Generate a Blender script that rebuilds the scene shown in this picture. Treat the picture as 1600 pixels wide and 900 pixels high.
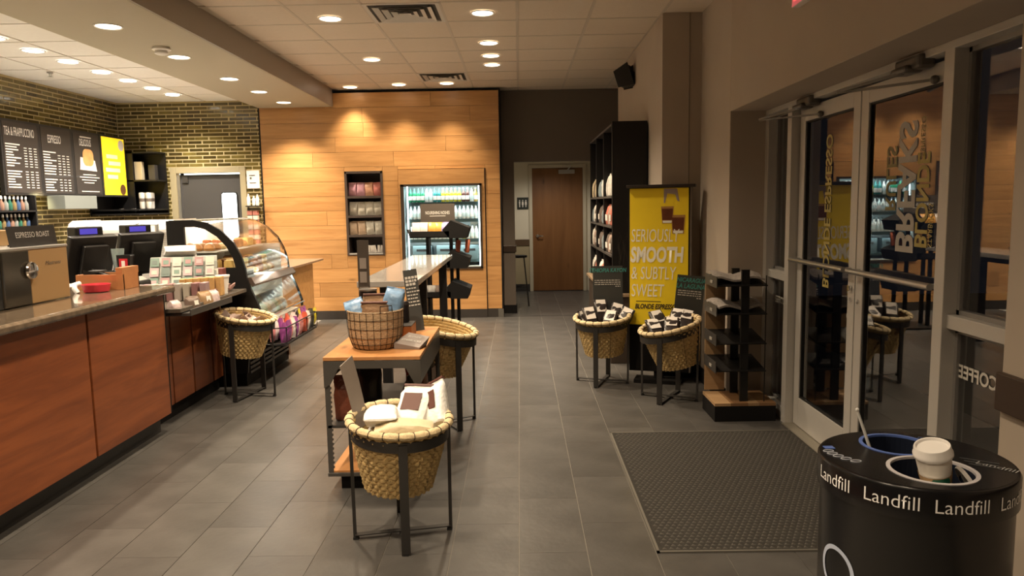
import bpy, math, random
from math import sin, cos, pi, radians as R
from mathutils import Vector, Matrix
random.seed(7)
S = bpy.context.scene
COL = S.collection
for o in list(bpy.data.objects): bpy.data.objects.remove(o)

# ------------------------------------------------------------------ camera
F = 1150.0
pitch = math.atan(130.5/F); yaw = R(.66); roll = R(1.0)
f = Vector((-sin(yaw)*cos(pitch), cos(yaw)*cos(pitch), -sin(pitch)))
r = f.cross(Vector((0, 0, 1))).normalized(); u = r.cross(f)
r2 = cos(roll)*r - sin(roll)*u; u2 = sin(roll)*r + cos(roll)*u
cd = bpy.data.cameras.new('camera'); cam = bpy.data.objects.new('camera', cd); COL.objects.link(cam)
m = Matrix((r2, u2, -f)).transposed().to_4x4(); m.translation = (0, 0, 1.55)
cam.matrix_world = m
cd.sensor_width = 36; cd.lens = 36*F/1600; cd.clip_start = .02; cd.clip_end = 100
S.camera = cam

# ------------------------------------------------------------------ world, exposure
w = bpy.data.worlds.new('night'); S.world = w; w.use_nodes = True
w.node_tree.nodes['Background'].inputs[0].default_value = (.012, .014, .02, 1)
w.node_tree.nodes['Background'].inputs[1].default_value = .25
S.view_settings.view_transform = 'Standard'; S.view_settings.look = 'None'
S.view_settings.gamma = 1; S.view_settings.use_curve_mapping = False
S.view_settings.exposure = 0.0

WARM = (1, .80, .56); NEUT = (1, .90, .76)
def spot(x, y, z, e, col=WARM, size=125, blend=.8, rad=.05, d=(0, 0, -1)):
    l = bpy.data.lights.new('spot_lamp', 'SPOT'); l.energy = e; l.color = col
    l.spot_size = R(size); l.spot_blend = blend; l.shadow_soft_size = rad
    o = bpy.data.objects.new('spot_lamp', l); COL.objects.link(o); o.location = (x, y, z)
    o.rotation_euler = Vector(d).to_track_quat('-Z', 'Y').to_euler(); return o
def area(x, y, z, e, sx, sy, d=(0, 0, -1), col=WARM, up='Y'):
    l = bpy.data.lights.new('panel_lamp', 'AREA'); l.energy = e; l.color = col; l.shape = 'RECTANGLE'; l.size = sx; l.size_y = sy
    o = bpy.data.objects.new('panel_lamp', l); COL.objects.link(o); o.location = (x, y, z)
    o.rotation_euler = Vector(d).to_track_quat('-Z', up).to_euler(); return o
HC = 3.12; HL = 3.0; HS = 2.9; YW = 10.12
MAIN = [(-1.553, 6.35), (-.275, 6.27), (-1.553, 8.1), (-.27, 7.4), (-.273, 8.02), (-.278, 8.53), (-2.196, 9.89), (-1.534, 9.76), (-.909, 9.73)]
MAIN_UNSEEN = [(-1.553, 4.6), (-.275, 4.5), (-1.553, 2.4), (-.275, 2.2), (-1.553, .4), (-.275, .2)]  # added lamps out of view, continuing the grid; they light the near floor
LEFTL = [(-4.35, 6.27), (-4.35, 6.78), (-4.35, 7.3), (-4.35, 7.87), (-4.35, 8.4), (-4.35, 8.95), (-4.35, 9.46), (-4.35, 5.2), (-4.35, 3.8)]
SOFL = [(-2.99, 5.55), (-2.99, 6.68), (-2.99, 7.82), (-2.99, 8.7), (-2.99, 9.6), (-2.99, 4.4), (-2.99, 3.2)]
EM = 3.2
for x, y in MAIN: spot(x, y, HC-.03, (50 if y > 9.5 else 75)*EM, WARM, 90 if y > 9.5 else 125, 1)
for x, y in MAIN_UNSEEN: spot(x, y, HC-.03, (80 if x < -1 else 42)*EM, WARM)
for x, y in LEFTL: spot(x, y, HL-.03, 55*EM, NEUT)
for x, y in SOFL: spot(x, y, HS-.03, (110 if y > 9.5 else 50)*EM, WARM, 110, 1)

# ------------------------------------------------------------------ materials
MATS = {}
def nodes(name):
    m = bpy.data.materials.new(name); m.use_nodes = True; nt = m.node_tree
    return m, nt, nt.nodes['Principled BSDF']
def mat(name, col, rough=.5, metal=0, noise=0, nscale=20, bump=0, bscale=60, emit=0, trans=0, coat=0, ior=1.45, var=0, stretch=(1, 1, 1), alpha=1):
    if name in MATS: return MATS[name]
    m, nt, b = nodes(name); L = nt.links
    b.inputs['Base Color'].default_value = (*col, 1); b.inputs['Roughness'].default_value = rough
    b.inputs['Metallic'].default_value = metal; b.inputs['IOR'].default_value = ior
    b.inputs['Transmission Weight'].default_value = trans; b.inputs['Coat Weight'].default_value = coat
    if emit:
        b.inputs['Emission Color'].default_value = (*col, 1); b.inputs['Emission Strength'].default_value = emit
    tc = nt.nodes.new('ShaderNodeTexCoord'); mp = nt.nodes.new('ShaderNodeMapping'); mp.inputs['Scale'].default_value = stretch
    L.new(tc.outputs['Object'], mp.inputs[0])
    if noise:
        n = nt.nodes.new('ShaderNodeTexNoise'); n.inputs['Scale'].default_value = nscale; n.inputs['Detail'].default_value = 5
        L.new(mp.outputs[0], n.inputs['Vector'])
        mx = nt.nodes.new('ShaderNodeMix'); mx.data_type = 'RGBA'
        mx.inputs[6].default_value = (*[c*(1-noise) for c in col], 1); mx.inputs[7].default_value = (*[min(1, c*(1+noise)) for c in col], 1)
        L.new(n.outputs['Fac'], mx.inputs[0]); out = mx.outputs[2]
        if var:
            oi = nt.nodes.new('ShaderNodeObjectInfo'); hs = nt.nodes.new('ShaderNodeHueSaturation')
            mr = nt.nodes.new('ShaderNodeMapRange'); mr.inputs[3].default_value = 1-var; mr.inputs[4].default_value = 1+var
            L.new(oi.outputs['Random'], mr.inputs[0]); L.new(mr.outputs[0], hs.inputs['Value']); L.new(out, hs.inputs['Color']); out = hs.outputs[0]
        L.new(out, b.inputs['Base Color'])
    if bump:
        n2 = nt.nodes.new('ShaderNodeTexNoise'); n2.inputs['Scale'].default_value = bscale; L.new(mp.outputs[0], n2.inputs['Vector'])
        bp = nt.nodes.new('ShaderNodeBump'); bp.inputs['Strength'].default_value = bump; bp.inputs['Distance'].default_value = .01
        L.new(n2.outputs['Fac'], bp.inputs['Height']); L.new(bp.outputs[0], b.inputs['Normal'])
    MATS[name] = m; return m
def wood(name, c1, c2, axis='x', rough=.35, var=.15, sc=1.0, hue=0.0, spec=.5):
    if name in MATS: return MATS[name]
    m, nt, b = nodes(name); L = nt.links
    tc = nt.nodes.new('ShaderNodeTexCoord'); oi = nt.nodes.new('ShaderNodeObjectInfo')
    ad = nt.nodes.new('ShaderNodeVectorMath'); ad.operation = 'ADD'; cm = nt.nodes.new('ShaderNodeVectorMath'); cm.operation = 'SCALE'; cm.inputs[3].default_value = 37
    cb = nt.nodes.new('ShaderNodeCombineXYZ')
    for i in range(3): L.new(oi.outputs['Random'], cb.inputs[i])
    L.new(cb.outputs[0], cm.inputs[0]); L.new(tc.outputs['Object'], ad.inputs[0]); L.new(cm.outputs[0], ad.inputs[1])
    mp = nt.nodes.new('ShaderNodeMapping')
    s = {'x': (1.2, 14, 14), 'y': (14, 1.2, 14), 'z': (14, 14, 1.2)}[axis]; mp.inputs['Scale'].default_value = [v*sc for v in s]
    L.new(ad.outputs[0], mp.inputs[0])
    n = nt.nodes.new('ShaderNodeTexNoise'); n.inputs['Scale'].default_value = 1.0; n.inputs['Detail'].default_value = 8; n.inputs['Roughness'].default_value = .65; n.inputs['Distortion'].default_value = .7
    L.new(mp.outputs[0], n.inputs['Vector'])
    cr = nt.nodes.new('ShaderNodeValToRGB'); e = cr.color_ramp.elements
    e[0].position = .3; e[0].color = (*c2, 1); e[1].position = .68; e[1].color = (*c1, 1)
    L.new(n.outputs['Fac'], cr.inputs[0])
    # knots
    kn = nt.nodes.new('ShaderNodeTexVoronoi'); kn.inputs['Scale'].default_value = 2.3
    mp2 = nt.nodes.new('ShaderNodeMapping'); s2 = {'x': (.6, 1.6, 1.6), 'y': (1.6, .6, 1.6), 'z': (1.6, 1.6, .6)}[axis]; mp2.inputs['Scale'].default_value = s2
    L.new(ad.outputs[0], mp2.inputs[0]); L.new(mp2.outputs[0], kn.inputs['Vector'])
    kr = nt.nodes.new('ShaderNodeMapRange'); kr.inputs[1].default_value = .0; kr.inputs[2].default_value = .1; kr.inputs[3].default_value = .45; kr.inputs[4].default_value = 1
    L.new(kn.outputs['Distance'], kr.inputs[0])
    hs = nt.nodes.new('ShaderNodeHueSaturation'); mr = nt.nodes.new('ShaderNodeMapRange'); mr.inputs[3].default_value = 1-var; mr.inputs[4].default_value = 1+var
    L.new(oi.outputs['Random'], mr.inputs[0]); ml = nt.nodes.new('ShaderNodeMath'); ml.operation = 'MULTIPLY'
    L.new(mr.outputs[0], ml.inputs[0]); L.new(kr.outputs[0], ml.inputs[1]); L.new(ml.outputs[0], hs.inputs['Value']); L.new(cr.outputs[0], hs.inputs['Color'])
    L.new(hs.outputs[0], b.inputs['Base Color']); b.inputs['Roughness'].default_value = rough
    bp = nt.nodes.new('ShaderNodeBump'); bp.inputs['Strength'].default_value = .12; bp.inputs['Distance'].default_value = .005
    L.new(n.outputs['Fac'], bp.inputs['Height']); L.new(bp.outputs[0], b.inputs['Normal'])
    MATS[name] = m; return m
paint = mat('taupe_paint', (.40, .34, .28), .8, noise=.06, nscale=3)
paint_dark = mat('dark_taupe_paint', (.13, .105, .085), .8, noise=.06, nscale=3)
cream = mat('cream_paint', (.62, .57, .46), .7)
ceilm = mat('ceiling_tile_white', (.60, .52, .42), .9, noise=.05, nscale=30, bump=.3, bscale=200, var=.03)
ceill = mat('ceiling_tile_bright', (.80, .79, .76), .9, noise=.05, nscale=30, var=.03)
gridm = mat('ceiling_grid', (.50, .44, .36), .6)
soff = mat('soffit_paint', (.40, .36, .27), .7)
soffe = mat('soffit_edge_paint', (.30, .25, .2), .4)
woodw = wood('oak_plank', (.55, .30, .115), (.38, .185, .062), 'x', .38, .10)
woodc = wood('cherry_panel', (.24, .068, .02), (.13, .034, .011), 'y', .4, .06)
woodd = wood('walnut_door', (.21, .093, .03), (.15, .062, .018), 'z', .45, .03, .5)
woodt = wood('warm_oak_top', (.50, .235, .085), (.40, .18, .06), 'y', .4, .05)
woodl = wood('light_oak', (.42, .27, .14), (.33, .2, .1), 'x', .5, .2)
woodp = wood('red_ply', (.40, .17, .06), (.33, .13, .045), 'x', .5, .05)
black = mat('black_metal', (.012, .011, .011), .45, .3)
blackm = mat('matt_black', (.008, .0075, .0075), .7)
blackm.node_tree.nodes['Principled BSDF'].inputs['Specular IOR Level'].default_value = .2
dgrey = mat('dark_grey_steel', (.06, .057, .055), .45, .4)
bronze = mat('bronze_sign_grey', (.085, .07, .058), .5)
steel = mat('brushed_steel', (.55, .55, .54), .3, .9)
alu = mat('door_aluminium', (.52, .50, .47), .45, .2)
alud = mat('frame_grey', (.26, .25, .24), .5, .2)
white = mat('white_plastic', (.75, .73, .7), .4)
whitep = mat('white_paper', (.78, .74, .68), .7)
glass = mat('window_glass', (1, 1, 1), 0, trans=1, ior=1.52)
chrome = mat('chrome', (.7, .7, .7), .12, 1)
rub = mat('black_rubber', (.01, .01, .01), .6)
def em(name, col, s): return mat(name, col, .5, emit=s)
lampm = em('lamp_glow', (1, .86, .66), 9)
lampn = em('lamp_glow_neutral', (1, .93, .82), 9)

# ------------------------------------------------------------------ builder
class B:
    def __init__(s): s.v = []; s.f = []
    def add(s, vs, fs):
        n = len(s.v); s.v += [tuple(v) for v in vs]; s.f += [tuple(i+n for i in q) for q in fs]; return s
    def box(s, x0, y0, z0, x1, y1, z1):
        return s.add([(x, y, z) for z in (z0, z1) for y in (y0, y1) for x in (x0, x1)],
            [(0, 2, 3, 1), (4, 5, 7, 6), (0, 1, 5, 4), (2, 6, 7, 3), (0, 4, 6, 2), (1, 3, 7, 5)])
    def prism(s, poly, a0, a1, ax='y'):
        """poly in the plane across ax: ax y -> (x,z); x -> (y,z); z -> (x,y)"""
        g = {'y': lambda p, a: (p[0], a, p[1]), 'x': lambda p, a: (a, p[0], p[1]), 'z': lambda p, a: (p[0], p[1], a)}[ax]
        n = len(poly)
        return s.add([g(p, a0) for p in poly]+[g(p, a1) for p in poly],
            [tuple(range(n)), tuple(range(2*n-1, n-1, -1))]+[(i, (i+1) % n, (i+1) % n+n, i+n) for i in range(n)])
    def bar(s, p, q, w, h=None, up=(0, 0, 1)):
        p = Vector(p); q = Vector(q); h = h or w; d = (q-p).normalized(); up = Vector(up)
        if abs(d.dot(up)) > .98: up = Vector((0, 1, 0))
        a = d.cross(up).normalized()*w/2; b = a.cross(d).normalized()*h/2
        return s.add([p-a-b, p+a-b, p+a+b, p-a+b, q-a-b, q+a-b, q+a+b, q-a+b],
            [(3, 2, 1, 0), (4, 5, 6, 7), (0, 1, 5, 4), (1, 2, 6, 5), (2, 3, 7, 6), (3, 0, 4, 7)])
    def tube(s, pts, rad, n=8, closed=False):
        pts = [Vector(p) for p in pts]; k = len(pts); rs = rad if isinstance(rad, (list, tuple)) else [rad]*k; vs = []; prev = None
        for i, p in enumerate(pts):
            d = (pts[(i+1) % k]-pts[i-1]) if closed else (pts[min(i+1, k-1)]-pts[max(i-1, 0)])
            d.normalize()
            if prev is None: a = d.orthogonal().normalized()
            else:
                a = prev-d*prev.dot(d); a = a.normalized() if a.length > 1e-6 else d.orthogonal().normalized()
            prev = a; b = d.cross(a)
            vs += [p+(a*cos(2*pi*j/n)+b*sin(2*pi*j/n))*rs[i] for j in range(n)]
        fs = [(i*n+j, i*n+(j+1) % n, ((i+1) % k)*n+(j+1) % n, ((i+1) % k)*n+j) for i in range(k if closed else k-1) for j in range(n)]
        if not closed: fs += [tuple(range(n-1, -1, -1)), tuple(range((k-1)*n, k*n))]
        return s.add(vs, fs)
    def lathe(s, prof, n=24, c=(0, 0, 0), cap=True):
        vs = [(c[0]+rr*cos(2*pi*j/n), c[1]+rr*sin(2*pi*j/n), c[2]+z) for rr, z in prof for j in range(n)]
        fs = [(i*n+j, i*n+(j+1) % n, (i+1)*n+(j+1) % n, (i+1)*n+j) for i in range(len(prof)-1) for j in range(n)]
        if cap: fs += [tuple(range(n-1, -1, -1)), tuple(range((len(prof)-1)*n, len(prof)*n))]
        return s.add(vs, fs)
    def cyl(s, x, y, z0, z1, rr, n=16): return s.lathe([(rr, z0), (rr, z1)], n, (x, y, 0))
    def quad(s, a, b, c, d): return s.add([a, b, c, d], [(0, 1, 2, 3)])
    def ball(s, c, rr, n=10, sc=(1, 1, 1)):
        vs = []; fs = []
        for i in range(n+1):
            t = pi*i/n
            vs += [(c[0]+rr*sc[0]*sin(t)*cos(2*pi*j/n), c[1]+rr*sc[1]*sin(t)*sin(2*pi*j/n), c[2]+rr*sc[2]*cos(t)) for j in range(n)]
        fs = [(i*n+j, (i+1)*n+j, (i+1)*n+(j+1) % n, i*n+(j+1) % n) for i in range(n) for j in range(n)]
        return s.add(vs, fs)
    def xf(s, M): s.v = [tuple(M @ Vector(v)) for v in s.v]; return s
    def build(s, name, m, parent=None, world=False, smooth=False, bevel=0, kind=None, label=None, cat=None, group=None, M=None, origin=True):
        if M is not None: s.xf(M)
        off = Vector((0, 0, 0))
        if parent is not None and world: off = Vector(parent['wl'])
        elif parent is None and origin:
            xs = [v[0] for v in s.v]; ys = [v[1] for v in s.v]; zs = [v[2] for v in s.v]
            off = Vector(((min(xs)+max(xs))/2, (min(ys)+max(ys))/2, min(zs)))
        me = bpy.data.meshes.new(name); me.from_pydata([tuple(Vector(v)-off) for v in s.v], [], s.f)
        me.materials.append(m); me.update()
        if smooth:
            me.polygons.foreach_set('use_smooth', [True]*len(me.polygons))
        o = bpy.data.objects.new(name, me); COL.objects.link(o)
        if parent is not None: o.parent = parent
        else: o.location = off
        o['wl'] = tuple(off) if parent is None else tuple(parent['wl'])
        if bevel:
            b = o.modifiers.new('bevel', 'BEVEL'); b.width = bevel; b.segments = 2; b.limit_method = 'ANGLE'
        if smooth and not bevel:
            es = o.modifiers.new('split', 'EDGE_SPLIT'); es.split_angle = R(40)
        tag(o, label, cat, group, kind); return o
def tag(o, label=None, cat=None, group=None, kind=None):
    for k, v in (('label', label), ('category', cat), ('group', group), ('kind', kind)):
        if v: o[k] = v
    return o
def thing(name, loc, label, cat, rz=0, group=None):
    o = bpy.data.objects.new(name, None); COL.objects.link(o); o.location = loc; o.rotation_euler = (0, 0, rz) if not isinstance(rz, (tuple, list)) else rz
    o.empty_display_size = .05; o['wl'] = tuple(loc); tag(o, label, cat, group); return o
def kids(o): return [c for c in bpy.data.objects if c.parent == o]
def dup(o, loc, rot=None, label=None, scale=None, group=None, mats=None):
    def cp(a, par):
        c = a.copy(); COL.objects.link(c); c.parent = par
        for ch in list(a.children): cp(ch, c)
        return c
    c = cp(o, None); c.location = loc; c['wl'] = tuple(loc)
    if rot is not None: c.rotation_euler = rot
    if scale: c.scale = scale
    if label: c['label'] = label
    if group: c['group'] = group
    return c
def recolor(o, m):
    o.data = o.data.copy(); o.data.materials[0] = m; return o
def text(s, O, Rv, U, size, m, parent, world=True, sx=1, bold=0, align='LEFT', ext=.0012, name='lettering', shear=0, kind=None, fit=None):
    cu = bpy.data.curves.new('t', 'FONT'); cu.body = s; cu.size = size; cu.align_x = align; cu.offset = bold; cu.extrude = 0; cu.resolution_u = 3; cu.shear = shear
    to = bpy.data.objects.new('t', cu); me = bpy.data.meshes.new_from_object(to); bpy.data.objects.remove(to)
    if fit: sx = fit/max(v.co.x for v in me.vertices)
    O = Vector(O); Rv = Vector(Rv).normalized(); U = Vector(U).normalized(); N = Rv.cross(U)
    off = Vector(parent['wl']) if (parent is not None and world) else Vector((0, 0, 0))
    for v in me.vertices: v.co = O+Rv*v.co.x*sx+U*v.co.y+N*(v.co.z)-off
    me.materials.clear(); me.materials.append(m); me.name = name; me.update()
    o = bpy.data.objects.new(name, me); COL.objects.link(o); o.parent = parent
    return o

# ================================================================== SETTING
def struct(b, name, m, **k): return b.build(name, m, kind='structure', **k)
# floor: grout slab and stone tiles
grout = mat('floor_grout', (.24, .22, .19), .8)
tile_m = mat('slate_floor_tile', (.078, .074, .070), .34, noise=.5, nscale=4.5, bump=.10, bscale=25, var=.10)
fl = struct(B().box(-6, -3, -.1, 3.2, 13.4, -.004), 'floor', grout, origin=False)
tp = {}
ti = 0
for c in range(-9, 7):
    x0 = -.025+.305*c
    yo = 3.138 if c % 2 == 0 else 3.443
    for k in range(-3, 18):
        y0 = yo+.61*k
        if y0 < 2.2 or y0 > 12.9: continue
        if y0 > 10.3 and (x0 < -.4 or x0 > 1.2): continue
        if x0 < -2.8: continue
        if not tp:
            b = B().box(.0018, .0010, -.004, .3032, .6090, 0)
            o = b.build('tile', tile_m, fl); tp['m'] = o.data
        else:
            o = bpy.data.objects.new('tile', tp['m']); COL.objects.link(o); o.parent = fl
        o.location = (x0, y0, 0); ti += 1
# ceilings
ce = struct(B().box(-2.5, -3, HC+.012, 2.2, 10.55, HC+.1), 'ceiling', gridm, origin=False)
g = B()
xs = [-.6+.61*k for k in range(-3, 5)]; ys = [5.94+.61*k for k in range(-14, 8)]
for x in xs[1:]: g.box(x-.012, -3, HC+.002, x+.012, 10.4, HC+.012)
for y in ys: g.box(-2.5, y-.012, HC+.002, 2.0, y+.012, HC+.012)
g.build('grid_bars', gridm, ce)
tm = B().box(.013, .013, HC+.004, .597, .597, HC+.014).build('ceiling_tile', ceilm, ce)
first = True
for x in xs:
    for y in ys:
        if abs(x+1.21) < .05 and (abs(y-5.94) < .05 or abs(y-8.99) < .05): continue
        if y < -1.5: continue
        if first: o = tm; first = False
        else: o = bpy.data.objects.new('ceiling_tile', tm.data); COL.objects.link(o); o.parent = ce
        o.location = (x, y, 0)
cl = struct(B().box(-5.6, -3, HL+.012, -3.5, 10.3, HL+.2), 'ceiling_left', gridm, origin=False)
for x in (-5.43, -4.82, -4.21):
    for k in range(0, 17):
        y = 9.51-.61*k
        o = bpy.data.objects.new('ceiling_tile', tm.data); COL.objects.link(o); o.parent = cl; o.location = (x, y, HL-HC)
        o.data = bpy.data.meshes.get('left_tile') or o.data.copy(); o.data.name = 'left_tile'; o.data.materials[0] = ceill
B().box(-3.6, -3, HL+.003, -3.49, 10.12, HL+.012).build('edge_strip', ceill, cl)
sf = struct(B().box(-3.5, -3, HS, -2.5, 10.12, HC+.05), 'ceiling_soffit', soff, origin=False, bevel=.004)
B().box(-2.499, -3, HS+.002, -2.485, 10.1, HC+.02).build('edge_board', soffe, sf)
# walls
struct(B().box(-5.43, 10.14, 0, 1.95, 10.16, .001), 'trim_1', blackm)
wl = struct(B().box(-5.6, -3, 0, -5.434, 10.3, 3.1), 'wall_left', mat('tile_mortar', (.50, .41, .22), .8), origin=False)
wb = struct(B().box(-5.6, 10.124, 2.12, -3.5, 10.4, 3.1).box(-5.6, 10.124, 0, -4.75, 10.4, 2.12).box(-3.73, 10.124, 0, -3.5, 10.4, 2.12), 'wall_back_left', MATS['tile_mortar'], origin=False)
bm = [mat('glazed_tile_%d' % i, c, .13, noise=.45, nscale=7, bump=.25, bscale=14, coat=.3, var=.35) for i, c in enumerate([(.10, .075, .02), (.068, .05, .016), (.14, .108, .03)])]
def bricks(wall, place, U0, U1, hole, prio, hmin):
    protos = []
    bw, bh, j = .19, .0505, .0072
    cells = []
    z = 2.995-bh; row = 0
    while z > hmin:
        uu = U0-(bw/2 if row % 2 else 0)
        while uu < U1:
            a, c = max(uu, U0), min(uu+bw-j, U1)
            if hole and z < hole[2]:
                if a < hole[0] < c: c = hole[0]
                elif a < hole[1] < c: a = hole[1]
                elif a >= hole[0] and c <= hole[1]: c = a
            if c-a > .012: cells.append((a, c, z, row))
            uu += bw
        z -= bh; row += 1
    cells.sort(key=prio)
    rest = B()
    n = 0
    for a, c, z, rw in cells:
        whole = abs(c-a-(bw-j)) < 1e-3
        if n < 295 and whole:
            k = random.choice((0, 0, 1, 1, 2))
            while len(protos) <= 2:
                q = place(0, bw-j, 0, bh-j); mm = bpy.data.meshes.new('brick'); mm.from_pydata(q[0], [], q[1]); mm.materials.append(bm[len(protos)]); protos.append(mm)
            o = bpy.data.objects.new('brick', protos[k]); COL.objects.link(o); o.parent = wall
            p = place.loc(a, z); o.location = p; n += 1
            o.rotation_euler = place.tilt(random.uniform(-.012, .012))
        else:
            q = place(a, c, z, z+bh-j); rest.add(*q)
    rest.build('brick_field', bm[0], wall, kind='stuff')
class PB:  # back wall, faces -y
    def __call__(s, a, c, z0, z1):
        y0, y1 = 10.12, 10.14; e = .004
        v = [(a, y1, z0), (c, y1, z0), (c, y1, z1), (a, y1, z1), (a+e, y0, z0+e), (c-e, y0, z0+e), (c-e, y0, z1-e), (a+e, y0, z1-e)]
        return v, [(4, 5, 6, 7), (0, 1, 5, 4), (1, 2, 6, 5), (2, 3, 7, 6), (3, 0, 4, 7)]
    def loc(s, a, z): return (a, 0, z)
    def tilt(s, t): return (0, 0, t*.06)
class PL:  # left wall, faces +x
    def __call__(s, a, c, z0, z1):
        x0, x1 = -5.43, -5.45; e = .004
        v = [(x1, a, z0), (x1, c, z0), (x1, c, z1), (x1, a, z1), (x0, a+e, z0+e), (x0, c-e, z0+e), (x0, c-e, z1-e), (x0, a+e, z1-e)]
        return v, [(4, 5, 6, 7), (0, 1, 5, 4), (1, 2, 6, 5), (2, 3, 7, 6), (3, 0, 4, 7)]
    def loc(s, a, z): return (0, a, z)
    def tilt(s, t): return (0, 0, t*.06)
bricks(wb, PB(), -5.43, -3.505, (-4.755, -3.725, 2.12), lambda q: -q[2], 1.0)
bricks(wl, PL(), 6.0, 10.11, None, lambda q: 0 if q[2] > 2.42 and q[0] > 7.2 else (1 if q[2] < 1.8 and q[2] > 1.25 and 7.8 < q[0] < 9 else 2), 1.0)
# wall with oak planks: core with the two openings
NX0, NX1, NZ0, NZ1 = -2.375, -1.855, .89, 2.035
FX0, FX1, FZ0, FZ1 = -1.60, -.515, .69, 1.84
core = B()
for (a, c, z0, z1) in [(-3.5, NX0, 0, 3.1), (NX0, NX1, 0, NZ0), (NX0, NX1, NZ1, 3.1), (NX1, FX0, 0, 3.1), (FX0, FX1, 0, FZ0), (FX0, FX1, FZ1, 3.1), (FX1, -.26, 0, 3.1)]:
    core.box(a, YW+.02, z0, c, YW+.14, z1)
ww = struct(core, 'wall_back', blackm, origin=False)
row = 0; z = .12
rows = [.12+.1975*k for k in range(16)]
for k in range(15):
    z0, z1 = rows[k], rows[k+1]
    cuts = []
    if z1 > NZ0-.02 and z0 < NZ1+.02: cuts.append((NX0, NX1, NZ0, NZ1))
    cuts.append((-1.645, -.46, .12, 2.05)) if z0 < 2.05 else None
    xx = -3.495; joints = []
    t = -3.495+random.uniform(.5, 1.6)
    while t < -.3: joints.append(t); t += random.uniform(1.1, 2.0)
    def pieces(a, c, zz0, zz1, y=YW):
        e = .0015
        pts = [a]+[j for j in joints if a+.2 < j < c-.2]+[c]
        for p, q in zip(pts, pts[1:]):
            bb = B().box(0, 0, 0, q-p-2*e, .02, zz1-zz0-2*e)
            o = bb.build('plank', woodw, ww); o.location = (p+e, y, zz0+e)
    segs = [(-3.495, -.255, z0, z1)]
    for (ca, cc, cz0, cz1) in cuts:
        ns = []
        for (a, c, s0, s1) in segs:
            if s1 <= cz0 or s0 >= cz1 or c <= ca or a >= cc: ns.append((a, c, s0, s1)); continue
            if a < ca: ns.append((a, ca, s0, s1))
            if c > cc: ns.append((cc, c, s0, s1))
            lo, hi = max(a, ca), min(c, cc)
            if s0 < cz0 < s1: ns.append((lo, hi, s0, cz0))
            if s0 < cz1 < s1: ns.append((lo, hi, cz1, s1))
        segs = ns
    for (a, c, s0, s1) in segs: pieces(a, c, s0, s1)
# proud surround of the drinks cooler
sr = [(-1.64, -.465, FZ1, 2.045)]
zz = .12
for (s0, s1) in [(.12, .31), (.31, .5), (.5, .69)]: sr.append((-1.64, -.465, s0, s1))
for (a, c) in ((-1.64, FX0), (FX1, -.465)): sr.append((a, c, FZ0, FZ1))
for a, c, s0, s1 in sr:
    o = B().box(0, 0, 0, c-a-.002, .045, s1-s0-.002).build('plank', woodw, ww); o.location = (a+.001, YW-.03, s0+.001)
B().box(-.462, YW-.012, .12, -.452, YW+.02, 2.05).build('shadow_gap_strip', blackm, ww)
struct(B().box(-.255, YW-.01, .0, -.235, YW+.5, 3.1), 'trim_2', blackm)
struct(B().box(-3.51, YW-.005, .9, -3.492, YW+.02, 2.92), 'trim_3', blackm)
struct(B().box(-3.49, YW-.006, 0, -.3, YW+.02, .12).box(-1.64, YW-.03, 0, -.465, YW, .118), 'baseboard_back', mat('dark_baseboard', (.035, .03, .027), .5))
struct(B().box(-.31, YW-.02, 0, -.235, YW+.02, .115), 'baseboard_corner', mat('grey_baseboard', (.10, .095, .085), .5))
# grey wall with the passage, passage walls
YG = 10.45
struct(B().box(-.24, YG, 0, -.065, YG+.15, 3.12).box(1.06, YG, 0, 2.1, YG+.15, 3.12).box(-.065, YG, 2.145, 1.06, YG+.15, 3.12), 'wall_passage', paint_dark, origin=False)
struct(B().box(-.26, YG-.012, 0, -.05, YG+.16, .12), 'baseboard_passage', blackm)
struct(B().box(-.26, YG-.02, .88, -.05, YG+.17, .97), 'trim_4', mat('dark_wood_rail', (.04, .024, .016), .4), bevel=.004)
hy = 13.1
struct(B().box(-.6, hy, 0, .175, hy+.1, 2.5).box(1.17, hy, 0, 1.5, hy+.1, 2.5).box(.175, hy, 2.24, 1.17, hy+.1, 2.5), 'wall_hall_back', cream, origin=False)
struct(B().box(-.7, YG+.15, 0, -.6, hy+.1, 2.5), 'wall_hall_left', cream, origin=False)
struct(B().box(1.28, YG+.15, 0, 1.4, hy, 2.5), 'wall_hall_right', cream, origin=False)
struct(B().box(-.7, YG+.1, 2.45, 1.5, hy+.2, 2.5), 'ceiling_hall', ceilm, origin=False)
struct(B().box(-.6, hy-.02, .82, .175, hy, .93), 'trim_5', mat('hall_rail_brown', (.10, .062, .035), .4), bevel=.003)
struct(B().box(-.6, hy-.012, 0, .17, hy, .13), 'baseboard_hall', dgrey)
struct(B().box(-.6, hy-.004, .13, .175, hy-.001, .82), 'trim_6', mat('hall_tan_paint', (.36, .30, .19), .7))
spot(.45, 11.9, 2.4, 75, NEUT, 150)
# hall door
d = thing('door_1', (.68, hy, 0), 'plain brown wooden restroom door at the end of the passage with steel lever', 'door'); d['kind'] = 'structure'; del d['category']
B().box(.235, hy-.01, .01, 1.125, hy+.04, 2.17).build('door_leaf', woodd, d, world=True, bevel=.003)
B().box(.175, hy-.03, 0, .235, hy+.03, 2.235).box(1.125, hy-.03, 0, 1.185, hy+.03, 2.235).box(.235, hy-.03, 2.175, 1.125, hy+.03, 2.235).build('door_frame', mat('frame_cream', (.5, .45, .35), .5), d, world=True, bevel=.003)
h = B(); h.lathe([(.03, 0), (.03, .015)], 16); h.xf(Matrix.Translation((.32, hy-.01, .99)) @ Matrix.Rotation(pi/2, 4, 'X')); h.tube([(.32, hy-.015, .99), (.32, hy-.06, .99), (.33, hy-.065, .99), (.42, hy-.065, .985)], .011)
h.build('door_handle', chrome, d, world=True, smooth=True)
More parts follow.
